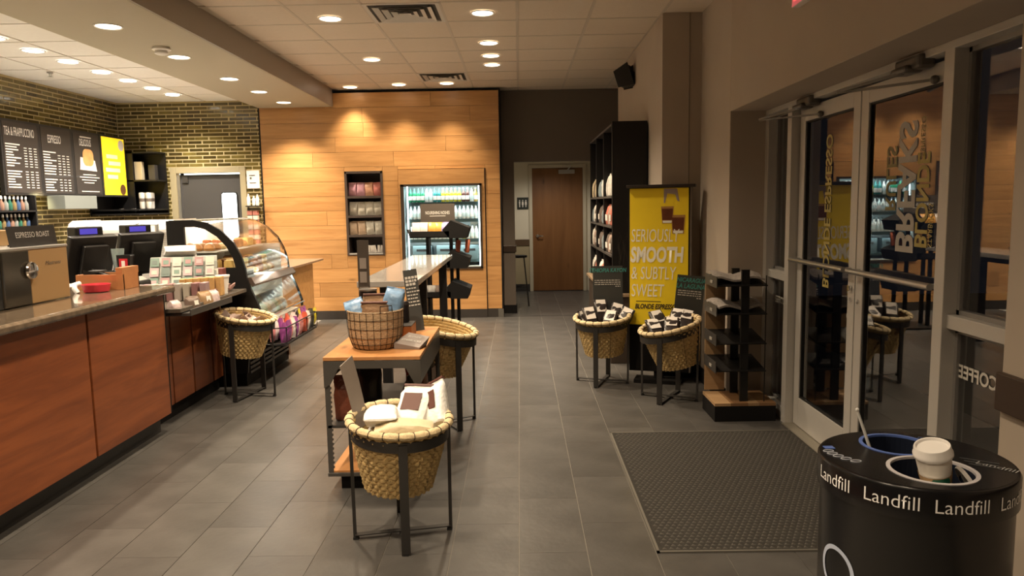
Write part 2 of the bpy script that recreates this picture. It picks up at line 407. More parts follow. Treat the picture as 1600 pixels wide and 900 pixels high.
B().box(.70, hy-.07, 2.07, .98, hy-.01, 2.14).build('door_closer', steel, d, world=True, bevel=.006)
B().bar((.86, hy-.05, 2.14), (.92, hy-.08, 2.2), .015).bar((.92, hy-.08, 2.2), (.8, hy-.04, 2.21), .015).build('closer_arm', steel, d, world=True)
sg = B().box(-.035, hy-.012, 1.46, .165, hy, 1.67).build('restroom_sign', mat('sign_dark_green', (.03, .035, .03), .4), bevel=.003); tag(sg, 'small dark square restroom sign with pale figures left of the wooden door', 'sign')
pic = B()
for i, x in enumerate((.01, .065, .12)):
    pic.ball((x, hy-.014, 1.615), .011, 8, (1, .3, 1)); pic.prism([(x-.014, 1.6), (x+.014, 1.6), (x+(.018 if i else .01), 1.54), (x-(.018 if i else .01), 1.54)], hy-.015, hy-.012); pic.box(x-.008, hy-.015, 1.5, x+.008, hy-.012, 1.545)
pic.build('pictogram', whitep, sg, world=True)
# right side: mass, door wall, recess
struct(B().box(1.23, 6.4, 0, 2.1, 9.2, HC+.01), 'wall_pillar', paint, origin=False)
struct(B().box(1.455, 6.392, 0, 1.462, 6.4, HC), 'trim_7', mat('seam_grey', (.2, .17, .14), .7))
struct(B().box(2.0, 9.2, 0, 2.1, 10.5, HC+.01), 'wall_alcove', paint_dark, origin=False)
struct(B().box(1.56, -3, 0, 1.83, 2.36, HC+.01).box(1.56, 5.525, 0, 1.83, 6.4, HC+.01).box(1.56, 2.36, 2.2, 1.83, 5.525, HC+.01), 'wall_right', paint, origin=False, bevel=.004)
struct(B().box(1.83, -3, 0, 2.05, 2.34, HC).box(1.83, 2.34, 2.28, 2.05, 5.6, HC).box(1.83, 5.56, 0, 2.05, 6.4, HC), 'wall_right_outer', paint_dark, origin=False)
struct(B().box(-5.6, -3.1, 0, 2.05, -3, HC), 'wall_rear', paint, origin=False)
struct(B().box(1.535, -3, .86, 1.56, 2.355, .985), 'trim_8', MATS['dark_wood_rail'], bevel=.005)
struct(B().box(1.548, -3, 0, 1.56, 2.355, .12), 'baseboard_right', blackm)
struct(B().box(1.545, 5.53, 0, 1.56, 6.39, .12).box(1.22, 6.385, 0, 1.56, 6.4, .12), 'baseboard_pillar', blackm)
# night outside the doors
struct(B().box(1.95, -1, -.12, 9, 12, -.02), 'floor_outside', mat('pavement', (.05, .05, .05), .8, noise=.3, nscale=6), origin=False)
# ---- storefront frame x 1.82-1.95
XF = 1.82
fr = B()
fr.box(XF, 2.36, 2.165, XF+.13, 5.525, 2.2)                                   # head
for y0, y1 in ((5.46, 5.525), (5.0, 5.075), (3.165, 3.24), (2.36, 2.42)): fr.box(XF, y0, 0, XF+.12, y1, 2.17)
sf_ = struct(fr, 'trim_9', alu, bevel=.003, origin=False)
struct(B().box(XF+.02, 2.42, .985, XF+.09, 3.165, 1.045).box(XF+.02, 5.075, .985, XF+.09, 5.46, 1.045).box(XF+.02, 2.42, 0, XF+.09, 3.165, .09).box(XF+.02, 5.075, 0, XF+.09, 5.46, .09), 'trim_10', alu, bevel=.003, origin=False)
struct(B().box(XF-.02, 3.24, 0, XF+.2, 5.0, .012), 'trim_11', mat('threshold_metal', (.42, .39, .33), .4, .7), bevel=.004)
def win(name, y0, y1, z0, z1, frame=alud):
    wdw = B().box(XF+.075, y0, z0, XF+.081, y1, z1).build(name, glass, kind='structure')
    g = B().box(XF+.06, y0, z0, XF+.1, y0+.02, z1).box(XF+.06, y1-.02, z0, XF+.1, y1, z1).box(XF+.06, y0, z0, XF+.1, y1, z0+.02).box(XF+.06, y0, z1-.02, XF+.1, y1, z1)
    g.build('window_frame', frame, wdw, world=True); return wdw
w1 = win('window_1', 5.075, 5.46, 1.045, 2.165); w2 = win('window_2', 5.075, 5.46, .09, .985)
w3 = win('window_3', 2.42, 3.165, 1.045, 2.165); w4 = win('window_4', 2.42, 3.165, .09, .985)
letm = mat('window_lettering', (.62, .60, .55), .6)
gold = mat('gold_lettering', (.42, .34, .10), .5); silv = mat('silver_lettering', (.42, .40, .37), .5)
XG = XF+.072
# lettering reads from the street, so mirrored from inside: it runs towards -y seen from inside
text('COFFEE', (XG, 2.885, .775), (0, 1, 0), (0, 0, 1), .08, letm, w4, bold=.002, fit=.265)
text('UCKS COFFEE', (XG, 5.085, .80), (0, 1, 0), (0, 0, 1), .07, letm, w2, bold=.002, fit=.36)
oc = [(5.17+.055*cos(pi/8+k*pi/4), 1.17+.075*sin(pi/8+k*pi/4)) for k in range(8)]
st = B().prism(oc, XG-.003, XG-.001, 'x').build('red_sticker', mat('sticker_red', (.45, .03, .03), .5), w1, world=True)
B().box(XG-.004, 5.135, 1.13, XG-.003, 5.205, 1.145).box(XG-.004, 5.135, 1.16, XG-.003, 5.205, 1.175).box(XG-.004, 5.14, 1.19, XG-.003, 5.2, 1.205).build('sticker_print', whitep, st, world=True, kind='stuff')
B().box(XG-.002, 5.085, 1.2, XG-.001, 5.1, 1.34).build('hours_print', letm, w1, world=True)
B().box(XG-.002, 5.15, .52, XG-.001, 5.2, .54).box(XG-.002, 5.16, .56, XG-.001, 5.19, .60).box(XG-.002, 5.15, .46, XG-.001, 5.2, .475).build('small_notice_print', mat('faint_letter', (.2, .2, .18), .6), w2, world=True)
# ---- two door leaves
def leaf(name, y0, y1, hinge_high):
    XD = 1.875
    d = thing(name, (XD, (y0+y1)/2, 0), 'x', 'door'); del d['label']; del d['category']; d['kind'] = 'structure'
    B().box(XD, y0, .015, XD+.045, y0+.085, 2.145).box(XD, y1-.085, .015, XD+.045, y1, 2.145).box(XD, y0+.085, 2.055, XD+.045, y1-.085, 2.145).box(XD, y0+.085, .015, XD+.045, y1-.085, .21).build('door_frame', alu, d, world=True, bevel=.003)
    B().box(XD+.018, y0+.08, .205, XD+.024, y1-.08, 2.06).build('glass_pane', glass, d, world=True)
    B().box(XD+.008, y0+.085, .21, XD+.036, y0+.097, 2.055).box(XD+.008, y1-.097, .21, XD+.036, y1-.085, 2.055).box(XD+.008, y0+.085, 2.045, XD+.036, y1-.085, 2.055).box(XD+.008, y0+.085, .21, XD+.036, y1-.085, .222).build('glazing_gasket', rub, d, world=True)
    p = B().tube([(XD-.055, y0+.02, 1.152), (XD-.055, y1-.02, 1.152)], .016, 12)
    for y in (y0+.05, y1-.05): p.tube([(XD, y, 1.152), (XD-.055, y, 1.152)], .012, 8)
    p.build('push_bar', steel, d, world=True, smooth=True)
    return d, XD
dl, XD = leaf('door_2', 4.125, 4.99, 1); dr, XD = leaf('door_3', 3.25, 4.115, 0)
B().box(XD+.01, 4.112, .02, XD+.05, 4.128, 2.145).build('meeting_seal', rub, dr, world=True)
for dd, y in ((dl, 4.165), (dr, 4.075)):
    lk = B().lathe([(.013, 0), (.013, .006)], 12, cap=True); lk.xf(Matrix.Translation((XD-.006, y, .98)) @ Matrix.Rotation(pi/2, 4, 'Y')); lk.build('lock_cylinder', chrome, dd, world=True)
lk = B().box(XD-.02, 4.155, 1.03, XD, 4.175, 1.06).build('thumb_turn', chrome, dl, world=True, bevel=.003)
XT = XD+.016
fg = mat('faint_gold', (.2, .17, .06), .5)
text('BLONDE', (XT, 3.545, 1.31), (0, 0, 1), (0, -1, 0), .145, gold, dr, bold=.004, fit=.45)
text('BREAKS', (XT, 3.72, 1.275), (0, 0, 1), (0, -1, 0), .225, silv, dr, bold=.007, fit=.645)
text('RULES', (XT, 3.84, 1.48), (0, 0, 1), (0, -1, 0), .14, fg, dr, bold=.003, fit=.33)
text('STARBUCKS', (XT, 3.437, 1.32), (0, 0, 1), (0, -1, 0), .055, gold, dr, fit=.2)
text('ESPRESSO', (XT, 3.53, 1.74), (0, 0, 1), (0, -1, 0), .055, fg, dr, fit=.185)
text('BLONDE ESPRESSO', (XT, 4.60, 1.0), (0, 0, 1), (0, -1, 0), .125, gold, dl, bold=.003, fit=.94)
# closers
for dd, y in ((dl, 4.75), (dr, 3.5)):
    B().box(1.79, y-.11, 2.125, 1.87, y+.11, 2.19).box(1.76, y-.05, 2.115, 1.85, y+.09, 2.15).build('door_closer', mat('closer_grey', (.13, .12, .11), .4, .5), dd, world=True, bevel=.015)
    s = 1
    B().bar((1.78, y, 2.12), (1.66, y+.42, 2.10), .014).bar((1.66, y+.42, 2.095), (1.86, y-.12, 2.07), .012).ball((1.86, y-.12, 2.07), .02, 8).build('closer_arm', MATS['closer_grey'], dd, world=True)
# floor mat
mt = B().box(.60, 3.13, 0, 1.80, 4.83, .006).build('floor_mat', mat('mat_carpet', (.042, .038, .033), .95, noise=.5, nscale=60, bump=1, bscale=300)); tag(mt, 'dark ribbed entrance mat let into the floor before the glass doors', 'mat')
B().box(.588, 3.118, 0, .60, 4.842, .008).box(.588, 4.83, 0, 1.8, 4.842, .008).box(.588, 3.118, 0, 1.8, 3.13, .008).build('mat_edge', mat('mat_edge_metal', (.17, .16, .14), .5, .4), mt, world=True)
rb = B()
for i in range(40):
    for j in range(57):
        x = .615+i*.03+(.015 if j % 2 else 0); y = 3.145+j*.03
        if x < 1.78 and y < 4.82: rb.add([(x, y, .006), (x+.012, y+.004, .0105), (x+.024, y, .006), (x+.012, y+.02, .006)], [(0, 1, 3), (1, 2, 3), (0, 2, 1)])
rb.build('mat_nubs', mat('mat_nub', (.085, .078, .068), .8), mt, world=True, kind='stuff')
# ceiling fixtures
def downlight(x, y, z, lab, grp, lm):
    t = thing('ceiling_downlight', (x, y, z), lab, 'ceiling light', group=grp)
    B().lathe([(.084, .001), (.094, -.004), (.1, 0), (.1, .004)], 24, cap=False).build('trim_ring', white, t, smooth=True)
    B().lathe([(.0, -.001), (.078, -.001), (.084, .001)], 24, cap=False).build('diffuser', lm, t)
    return t
proto = None
def lights(lst, z, lab, grp, lm):
    pr = None
    for x, y in lst:
        if pr is None: pr = downlight(x, y, z-.004, lab, grp, lm)
        else: dup(pr, (x, y, z-.004))
lights([MAIN[1]], HC, 'round recessed downlight nearest the camera on the right of the square air vent', 'x', lampm)
lights([MAIN[0]], HC, 'round recessed downlight left of the near square air vent', 'x', lampm)
lights([MAIN[2]], HC, 'round recessed downlight alone between the two air vents and soffit', 'x', lampm)
lights(MAIN[3:6], HC, 'one of three round downlights close in a row on the main ceiling', 'row of three downlights', lampm)
lights(MAIN[6:9], HC, 'round downlight in the row just in front of the oak wall', 'downlights by the oak wall', lampm)
lights(LEFTL[:7], HL, 'bright round downlight in the row over the back counter', 'downlights over the back counter', lampn)
lights(SOFL[:5], HS, 'round downlight in the underside of the dropped soffit', 'downlights in the soffit', lampm)
for o in bpy.data.objects:
    if o.get('group') == 'x': del o['group']
def vent(x, y, lab):
    t = thing('air_vent', (x, y, HC), lab, 'air vent')
    gm = mat('vent_grey', (.52, .49, .44), .5); 
    B().box(-.3, -.3, .0, .3, -.27, .012).box(-.3, .27, 0, .3, .3, .012).box(-.3, -.27, 0, -.27, .27, .012).box(.27, -.27, 0, .3, .27, .012).build('vent_frame', gm, t)
    B().box(-.27, -.27, .011, .27, .27, .012).build('vent_backing', mat('vent_dark', (.09, .08, .07), .9), t)
    for k, s in enumerate((.235, .17, .105, .05)):
        g = B(); i = s-.04; zt, zb = .006, -.012
        vs = [(-s, -s, zb), (s, -s, zb), (s, s, zb), (-s, s, zb), (-i, -i, zt), (i, -i, zt), (i, i, zt), (-i, i, zt)]
        g.add(vs, [(0, 1, 5, 4), (1, 2, 6, 5), (2, 3, 7, 6), (3, 0, 4, 7)]).build('louvre', gm, t)
vent(-.905, 6.245, 'large square louvred ceiling vent nearest the camera'); vent(-.905, 9.295, 'square louvred ceiling vent near the oak wall')
t = thing('smoke_detector', (-2.96, 6.29, HS), 'white smoke detector between two soffit downlights', 'smoke detector')
B().lathe([(.07, 0), (.075, -.02), (.06, -.028), (.0, -.028)], 24, cap=False).build('housing', white, t, smooth=True)
B().lathe([(.045, -.026), (.055, -.05), (.04, -.06), (0, -.062)], 24, cap=False).build('sensor_head', white, t, smooth=True)
t = thing('sprinkler_head', (-4.86, 7.82, HL), 'tiny ceiling sprinkler beside the row of bright downlights', 'sprinkler')
B().lathe([(.03, 0), (.03, -.01), (.012, -.015), (.012, -.04), (.03, -.045), (0, -.047)], 14, cap=False).build('sprinkler_body', steel, t, smooth=True)
# exit sign
t = thing('exit_sign', (1.545, 4.06, 2.625), 'red lit exit sign on the wall above the glass doors', 'exit sign')
B().box(-.03, -.15, -.03, .015, .15, .19).build('sign_case', white, t, bevel=.005)
text('EXIT', (-.0315, .12, .0), (0, -1, 0), (0, 0, 1), .15, em('exit_red', (1, .06, .05), 3), t, world=False, sx=.85, bold=.004)
B().box(-.0312, -.14, -.028, -.0305, .14, .185).build('sign_face', em('exit_face', (.6, .12, .12), .6), t)
# wall speaker
t = thing('wall_speaker', (1.16, 7.95, 2.86), 'black loudspeaker on a bracket high on the pillar wall above the bookcase', 'loudspeaker')
sp = B().prism([(-.09, -.08), (.06, -.11), (.06, .11), (-.09, .08)], -.10, .10, 'y'); sp.xf(Matrix.Rotation(R(-25), 4, 'Z') @ Matrix.Rotation(R(-18), 4, 'Y'))
sp.build('speaker_box', black, t, bevel=.01)
B().bar((.03, 0, 0), (.07, 0, 0), .05).box(.062, -.035, -.05, .07, .035, .05).build('bracket', black, t)

# ================================================================== SERVICE SIDE
granite = mat('brown_granite', (.13, .098, .07), .14, noise=.75, nscale=26, coat=.5)
# kitchen swing door in the brick wall
d = thing('door_4', (-4.24, 10.12, 0), 'x', 'door'); del d['label']; del d['category']; d['kind'] = 'structure'
B().box(-4.66, 10.16, 0, -3.81, 10.20, 2.03).build('door_leaf', mat('kitchen_door_grey', (.06, .056, .053), .5), d, world=True)
fm = mat('door_frame_olive', (.33, .28, .17), .5)
B().box(-4.755, 10.10, 0, -4.67, 10.22, 2.13).box(-3.80, 10.10, 0, -3.722, 10.22, 2.13).box(-4.67, 10.10, 2.05, -3.80, 10.22, 2.13).build('door_frame', fm, d, world=True, bevel=.004)
B().box(-4.67, 10.125, 0, -4.635, 10.16, 2.05).build('hinge_strip', steel, d, world=True)
bl = B().box(-4.61, 10.21, 2.028, -3.81, 10.215, 2.05).build('light_gap', em('kitchen_glow', (.9, 1, .95), 4), d, world=True)
B().box(-4.61, 10.14, 1.92, -4.53, 10.165, 2.02).build('closer_box', dgrey, d, world=True)
def rrect(x0, z0, x1, z1, rr, n=5):
    P = []
    for cx, cz, a0 in ((x1-rr, z1-rr, 0), (x0+rr, z1-rr, 90), (x0+rr, z0+rr, 180), (x1-rr, z0+rr, 270)):
        P += [(cx+rr*cos(R(a0+90*i/n)), cz+rr*sin(R(a0+90*i/n))) for i in range(n+1)]
    return P
B().prism(rrect(-4.095, 1.15, -3.865, 1.79, .04), 10.148, 10.162).build('window_gasket', rub, d, world=True)
B().prism(rrect(-4.08, 1.165, -3.88, 1.775, .035), 10.145, 10.15).build('lit_window', em('kitchen_window_light', (.93, 1, 1), 5), d, world=True)
# shelf and notices between door and oak wall
n_ = B().box(-3.705, 10.10, 1.83, -3.535, 10.118, 2.07).build('notice_board', whitep); tag(n_, 'white notice sheet pinned on the tiled wall right of the kitchen door', 'notice')
B().box(-3.67, 10.097, 2.0, -3.59, 10.099, 2.01).box(-3.67, 10.097, 1.9, -3.58, 10.099, 1.908).box(-3.66, 10.096, 1.955, -3.64, 10.099, 1.98).build('notice_print', dgrey, n_, world=True, kind='stuff')
t = thing('wall_shelf_unit', (-3.61, 10.04, 1.0), 'narrow dark shelf unit between kitchen door and oak wall', 'shelf')
B().box(-3.70, 9.98, 1.58, -3.52, 10.11, 1.595).box(-3.70, 9.98, 1.0, -3.52, 10.11, 1.015).build('shelf_board', black, t, world=True)
B().box(-3.705, 10.1, 1.0, -3.7, 10.115, 1.7).build('shelf_upright', black, t, world=True)
for k, x in enumerate((-3.66, -3.585)):
    t = thing('cup_stack', (x, 10.04, 1.015), ('left' if k == 0 else 'right')+' of two tall stacks of red and white cartons by the kitchen door', 'carton stack', group='carton stacks')
    for i in range(8): B().box(-.032, -.03, .065*i, .032, .03, .065*i+.055).build('carton', mat('carton_red', (.45, .16, .12), .6) if i % 2 else mat('carton_cream', (.6, .5, .42), .6), t)
for k, (x, h_) in enumerate(((-3.67, .16), (-3.60, .13), (-3.55, .15))):
    o = B().lathe([(.02, 0), (.022, .01), (.022, h_*.7), (.01, h_*.85), (.01, h_), (0, h_)], 12, cap=False).build('syrup_bottle', whitep, None, smooth=True); o.location = (x, 10.03, 1.595)
    tag(o, ('tall slim white bottle', 'short white carton-like bottle', 'pale bottle next to the oak wall')[k]+' on the shelf beside the kitchen door', 'bottle')
# menu boards
MB_ = mat('board_black', (.016, .014, .013), .5); chalk = mat('menu_print', (.62, .58, .52), .6)
XB = -5.2
boards = [(7.50, 8.04), (8.10, 8.63), (8.69, 9.21), (9.28, 9.80)]
def board(y0, y1, lab, face):
    t = thing('menu_board', (XB, (y0+y1)/2, 1.76), lab, 'menu board')
    B().box(XB-.05, y0-.03, 1.735, XB, y1+.03, 2.51).build('board_frame', MB_, t, world=True, bevel=.004)
    B().box(XB, y0, 1.76, XB+.004, y1, 2.485).build('board_face', face, t, world=True); return t
mf = mat('menu_face_brown', (.034, .027, .023), .45, coat=.2)
t1 = board(*boards[0], 'black menu board headed Tea & Frappuccino, leftmost of the four boards', mf)
t2 = board(*boards[1], 'black menu board headed Espresso, second board from the left', mf)
t3 = board(*boards[2], 'dark poster board headed Delicious with a pastry on a napkin', mf)
t4 = board(*boards[3], 'yellow backlit poster board at the right end of the menu row', em('yellow_lit', (1, .68, .02), .85))
XP = XB+.006
text('TEA & FRAPPUCCINO', (XP, 7.52, 2.345), (0, 1, 0), (0, 0, 1), .125, chalk, t1, sx=.385)
text('BLENDED BEVERAGES', (XP, 7.80, 2.325), (0, 1, 0), (0, 0, 1), .025, chalk, t1, sx=.7) if 0 else None
text('ESPRESSO', (XP, 8.21, 2.32), (0, 1, 0), (0, 0, 1), .125, chalk, t2, sx=.44)
text('DELICIOUS', (XP, 8.80, 2.335), (0, 1, 0), (0, 0, 1), .115, chalk, t3, bold=.001, sx=.42)
def lines(t, y0, rows, z, dz, cols):
    g = B()
    for i in range(rows):
        if i in (0,): ln = .22
        else: ln = random.uniform(.10, .24)
        zz = z-dz*i
        if i in (8, 9) and rows > 12 and i == 9: continue
        g.box(XP-.001, y0, zz, XP, y0+ln, zz+.012)
        if i: 
            for c in cols: g.box(XP-.001, c, zz+.002, XP, c+.045, zz+.010)
    g.build('menu_print_lines', chalk, t, world=True, kind='stuff')
lines(t1, 7.52, 17, 2.25, .0275, (7.80, 7.88, 7.96)); lines(t2, 8.115, 15, 2.21, .03, (8.37, 8.45, 8.53))
g = B(); g.box(XP-.001, 8.82, 2.43, XP, 9.05, 2.445)
for i, (a, c) in enumerate(((8.83, 9.10), (8.76, 9.17), (8.80, 9.10), (8.84, 9.05))): g.box(XP-.001, a, 1.99-i*.032, XP, c, 2.0-i*.032)
g.box(XP-.001, 8.78, 1.79, XP, 9.15, 1.80); g.build('menu_print_lines', chalk, t3, world=True, kind='stuff')
ci = B().add([(XP, 8.78, 2.05), (XP, 9.13, 2.04), (XP, 9.10, 2.17), (XP, 8.80, 2.2)], [(0, 1, 2, 3)]).build('printed_napkin', mat('napkin_print', (.65, .55, .5), .6), t3, world=True)
g = B(); P = rrect(8.85, 2.10, 9.07, 2.30, .07); g.add([(XP+.001, a, b) for a, b in P], [tuple(range(len(P)))]); g.build('printed_pastry', mat('pastry_print', (.55, .27, .09), .6, noise=.4, nscale=12), t3, world=True)
ym = mat('board_pale_print', (.85, .78, .45), .6)
for i, (a, c) in enumerate(((9.36, 9.62), (9.40, 9.68), (9.33, 9.66), (9.36, 9.60))):
    B().box(XP-.001, a, 2.22-.085*i, XP, c, 2.27-.085*i).build('printed_band', ym, t4, world=True)
for zc, yc, mm in ((2.40, 9.72, whitep), (1.83, 9.70, mat('drink_print', (.12, .05, .02), .5))):
    P = [(yc+.07*cos(a*pi/10), zc+.07*sin(a*pi/10)) for a in range(20)]
    P = [(min(a, 9.80), max(b, 1.762)) for a, b in P]
    B().add([(XP, a, b) for a, b in P], [tuple(range(20))]).build('printed_cup', mm, t4, world=True)
spot(-5.12, 8.0, 1.71, 16, (1, .85, .45), 150, 1, .04, (-1, 0, -.5))
# cubby unit at the end of the boards
t = thing('cubby_unit', (XB, 10.0, 1.5), 'black open cubby shelf at the right end of the menu boards', 'shelf')
g = B(); yA, yB = 9.84, 10.11; X0, X1 = -5.42, -4.80
B().box(X0, 9.86, 1.50, X0+.01, 10.11, 2.33).build('back_panel', black, t, world=True)
B().box(X0, 10.095, 1.5, X1, 10.11, 2.33).build('side_panel', black, t, world=True)
for z in (1.50, 1.555, 1.94, 2.31): B().box(X0, 9.3 if z < 1.56 else 9.84, z, X1, 10.1, z+.02).build('shelf', black, t, world=True)
B().box(X0, 9.84, 1.55, X0+.3, 9.86, 2.33).build('divider', black, t, world=True)
B().box(X0, 9.30, 1.50, X0+.02, 9.84, 1.75).build('lower_back', black, t, world=True)
def boxy(name, x, y, z, sx, sy, sz, m, lab, cat, group=None, rz=0, bevel=.004):
    o = B().box(-sx/2, -sy/2, 0, sx/2, sy/2, sz).build(name, m, None, origin=False, bevel=bevel); o.location = (x, y, z); o.rotation_euler.z = rz; o['wl'] = (x, y, z)
    return tag(o, lab, cat, group)
boxy('menu_lightbox', -5.12, 8.46, 1.585, .20, .62, .15, mat('lightbox_grey', (.17, .18, .16), .4), 'grey metal box hung under the espresso and delicious menu boards', 'box')
tm_ = [mat('white_tumbler', (.7, .66, .6), .4)]
for i, (dx, dy) in enumerate(((0, 0), (.0, .075), (.09, .0), (.09, .075))):
    o = B().lathe([(.03, 0), (.036, .02), (.04, .2), (.036, .215), (.0, .22)], 14, cap=False).build('white_tumbler', tm_[0], None, origin=False, smooth=True)
    o.location = (-5.06+dx, 9.91+dy, 1.577); o['wl'] = tuple(o.location); tag(o, 'white tumbler in the lower cubby beside the menu boards', 'tumbler', 'white tumblers in the cubby')
    B().lathe([(.0405, .1), (.0415, .14)], 14, cap=False).build('band', mat('tumbler_band', (.15, .12, .1), .5), o)
boxy('cream_bag', -5.08, 9.93, 1.962, .1, .07, .24, mat('cream_bag', (.5, .42, .28), .6), 'cream paper bag on the upper cubby shelf by the menus', 'bag')
boxy('dark_coffee_tin', -4.93, 10.0, 1.962, .09, .09, .2, mat('tin_dark', (.05, .045, .04), .3), 'dark tin on the upper cubby shelf by the menus', 'tin')
for i in range(2):
    o = B().lathe([(.02, 0), (.03, .03), (.03, .06)], 12).build('small_metal_pitcher', chrome, None, origin=False, smooth=True); o.location = (-5.1+.12*i, 9.45+.07*i, 1.523); o['wl'] = tuple(o.location)
    tag(o, ('left', 'right')[i]+' of two small shiny metal pitchers under the yellow board', 'pitcher')
# bottle rack left under the boards
t = thing('syrup_rack', (-5.3, 7.2, 1.35), 'black two-level rack of syrup bottles under the Tea menu board', 'rack')
for z in (1.375, 1.56): B().box(-5.4, 6.6, z, -5.15, 7.86, z+.018).build('shelf', black, t, world=True)
B().box(-5.4, 7.84, 1.375, -5.15, 7.86, 1.735).build('side_panel', black, t, world=True); B().box(-5.42, 6.6, 1.375, -5.40, 7.86, 1.735).build('back_panel', black, t, world=True)
bcol = [(.03, .12, .08), (.2, .14, .06), (.05, .09, .18), (.25, .14, .1), (.22, .22, .2)]
for lv, z in enumerate((1.393, 1.578)):
    for i in range(8):
        mm = mat('syrup_%d' % ((i+lv*2) % 5), bcol[(i+lv*2) % 5], .2)
        t = thing('syrup_bottle', (-5.22, 7.36+i*.062, z), ['small syrup bottle on the lower level of the rack under the Tea board', 'small syrup bottle on the upper level of the rack under the Tea board'][lv], 'bottle', group=['lower rack bottles', 'upper rack bottles'][lv])
        B().lathe([(.02, 0), (.024, .01), (.024, .07), (.009, .1), (.009, .115)], 10).build('bottle_body', mm, t, smooth=True)
        B().lathe([(.011, .115), (.011, .14), (.006, .15)], 8).build('pump', white, t)
# back counter along left wall
t = thing('back_counter', (-5.0, 6.5, 0), 'long back counter with pale top under the menu boards', 'counter')
B().box(-5.42, 2.5, .08, -4.75, 9.2, .9).build('cabinet_body', woodc, t, world=True)
B().box(-5.43, 2.5, .9, -4.70, 9.2, .94).build('worktop', mat('pale_worktop', (.5, .47, .42), .3), t, world=True, bevel=.005)
# wide ribbed white machine in front of the back wall
t = thing('refrigerated_back_unit', (-4.05, 7.8, 0), 'wide light grey ribbed cabinet with rounded top behind the registers', 'cabinet')
P = [(7.5, 0), (7.5, 1.36), (7.53, 1.42), (7.6, 1.45), (8.1, 1.45), (8.1, 0)]
B().prism(P, -4.62, -3.56, 'x').build('cabinet_body', mat('cabinet_grey_white', (.52, .50, .46), .45), t, world=True, bevel=.01)
for i in range(26):
    o = B().box(-4.6, 7.494, .80+.021*i, -3.58, 7.5, .811+.021*i)
    if i == 0: rib = o.build('rib', mat('cabinet_rib', (.42, .40, .37), .5), t, world=True)
    else: 
        o2 = bpy.data.objects.new('rib', rib.data); COL.objects.link(o2); o2.parent = t; o2.location = (0, 0, .021*i)
B().box(-4.45, 7.485, 1.12, -4.30, 7.495, 1.30).build('control_panel', dgrey, t, world=True); B().ball((-4.375, 7.48, 1.2), .02, 8).build('dial', chrome, t, world=True)
# counter between, with lower work top for registers
t = thing('service_counter', (-2.8, 2.5, 0), 'long service counter with reddish cherry panels and brown granite top', 'counter')
body = B().box(-3.25, -1, .14, -2.474, 5.02, .985).build('counter_body', blackm, t, world=True)
B().box(-3.2, -1, 0, -2.55, 5.02, .14).build('kick_plate', mat('kick_black', (.02, .018, .017), .35), t, world=True)
for y0, y1 in ((-.8, .22), (.235, 1.2), (1.215, 2.15), (2.165, 3.12), (3.135, 4.085), (4.105, 5.0)):
    B().box(-2.472, y0, .14, -2.458, y1, .985).build('front_panel', woodc, t, world=True, bevel=.002)
B().box(-2.474, 5.0, .14, -2.46, 5.02, .985).build('end_trim', blackm, t, world=True)
B().box(-3.25, 5.02, .14, -2.5, 5.03, .985).build('end_panel', woodc, t, world=True)
gp = [(-3.29, 1.035), (-2.405, 1.035), (-2.39, 1.022), (-2.39, 1.0), (-2.40, .988), (-3.29, .988)]
B().prism(gp, -1, 5.03, 'y').build('granite_top', granite, t, world=True, bevel=.003)
# low rear working shelf behind the counter
t = thing('register_counter', (-3.3, 5.6, 0), 'pale work counter behind the granite carrying the registers', 'counter')
B().box(-3.9, 4.0, 0, -3.31, 6.25, .90).build('cabinet_body', woodc, t, world=True)
B().box(-3.92, 4.0, .90, -3.305, 6.25, .94).build('worktop', MATS['pale_worktop'], t, world=True, bevel=.004)
# lower display counter between granite and pastry case
t = thing('lower_display_counter', (-2.8, 5.7, 0), 'low counter section with cherry panels left of the pastry case', 'counter')
for y0, y1 in ((5.04, 5.32), (5.335, 5.665), (5.69, 6.02), (6.05, 6.26)):
    B().box(-2.60, y0, .12, -2.585, y1, .80).build('front_panel', woodc, t, world=True, bevel=.002)
B().box(-3.29, 5.035, .14, -2.60, 6.26, .84).build('counter_body', blackm, t, world=True)
B().box(-3.25, 5.035, 0, -2.64, 6.26, .13).build('kick_plate', blackm, t, world=True)
B().box(-3.29, 5.035, .84, -2.36, 6.28, .87).build('counter_top', mat('dark_counter_top', (.10, .085, .07), .25), t, world=True, bevel=.004)
B().box(-2.48, 5.06, .815, -2.30, 5.80, .835).box(-2.31, 5.06, .835, -2.30, 5.80, .86).build('front_tray', dgrey, t, world=True)
# ---- espresso machine on the granite
t = thing('espresso_machine', (-2.9, 3.9, 1.036), 'wood-sided espresso machine with steel edge at the left end of the granite', 'espresso machine')
YM0, YM1 = 3.2, 4.44; XM = -2.75
B().box(-3.2, YM0, 1.05, XM-.012, YM1, 1.345).build('machine_body', dgrey, t, world=True, bevel=.01)
B().box(XM-.012, 4.09, 1.04, XM, YM1, 1.345).build('side_panel', mat('bronze_side', (.34, .21, .095), .38, .25), t, world=True, bevel=.004)
B().box(XM-.012, 3.86, 1.04, XM+.006, 4.085, 1.348).build('steel_panel', mat('dark_steel_mirror', (.16, .15, .13), .15, .9), t, world=True, bevel=.02)
B().box(-3.2, YM0, 1.345, XM+.005, YM1+.005, 1.36).build('top_rim', steel, t, world=True, bevel=.004)
B().box(XM-.012, 3.2, 1.04, XM-.004, 3.86, 1.345).build('front_glass', mat('machine_black', (.02, .02, .02), .1), t, world=True)
B().box(XM-.004, 3.4, 1.12, XM, 3.80, 1.33).build('drip_grey', mat('machine_grey', (.18, .17, .16), .3, .6), t, world=True)
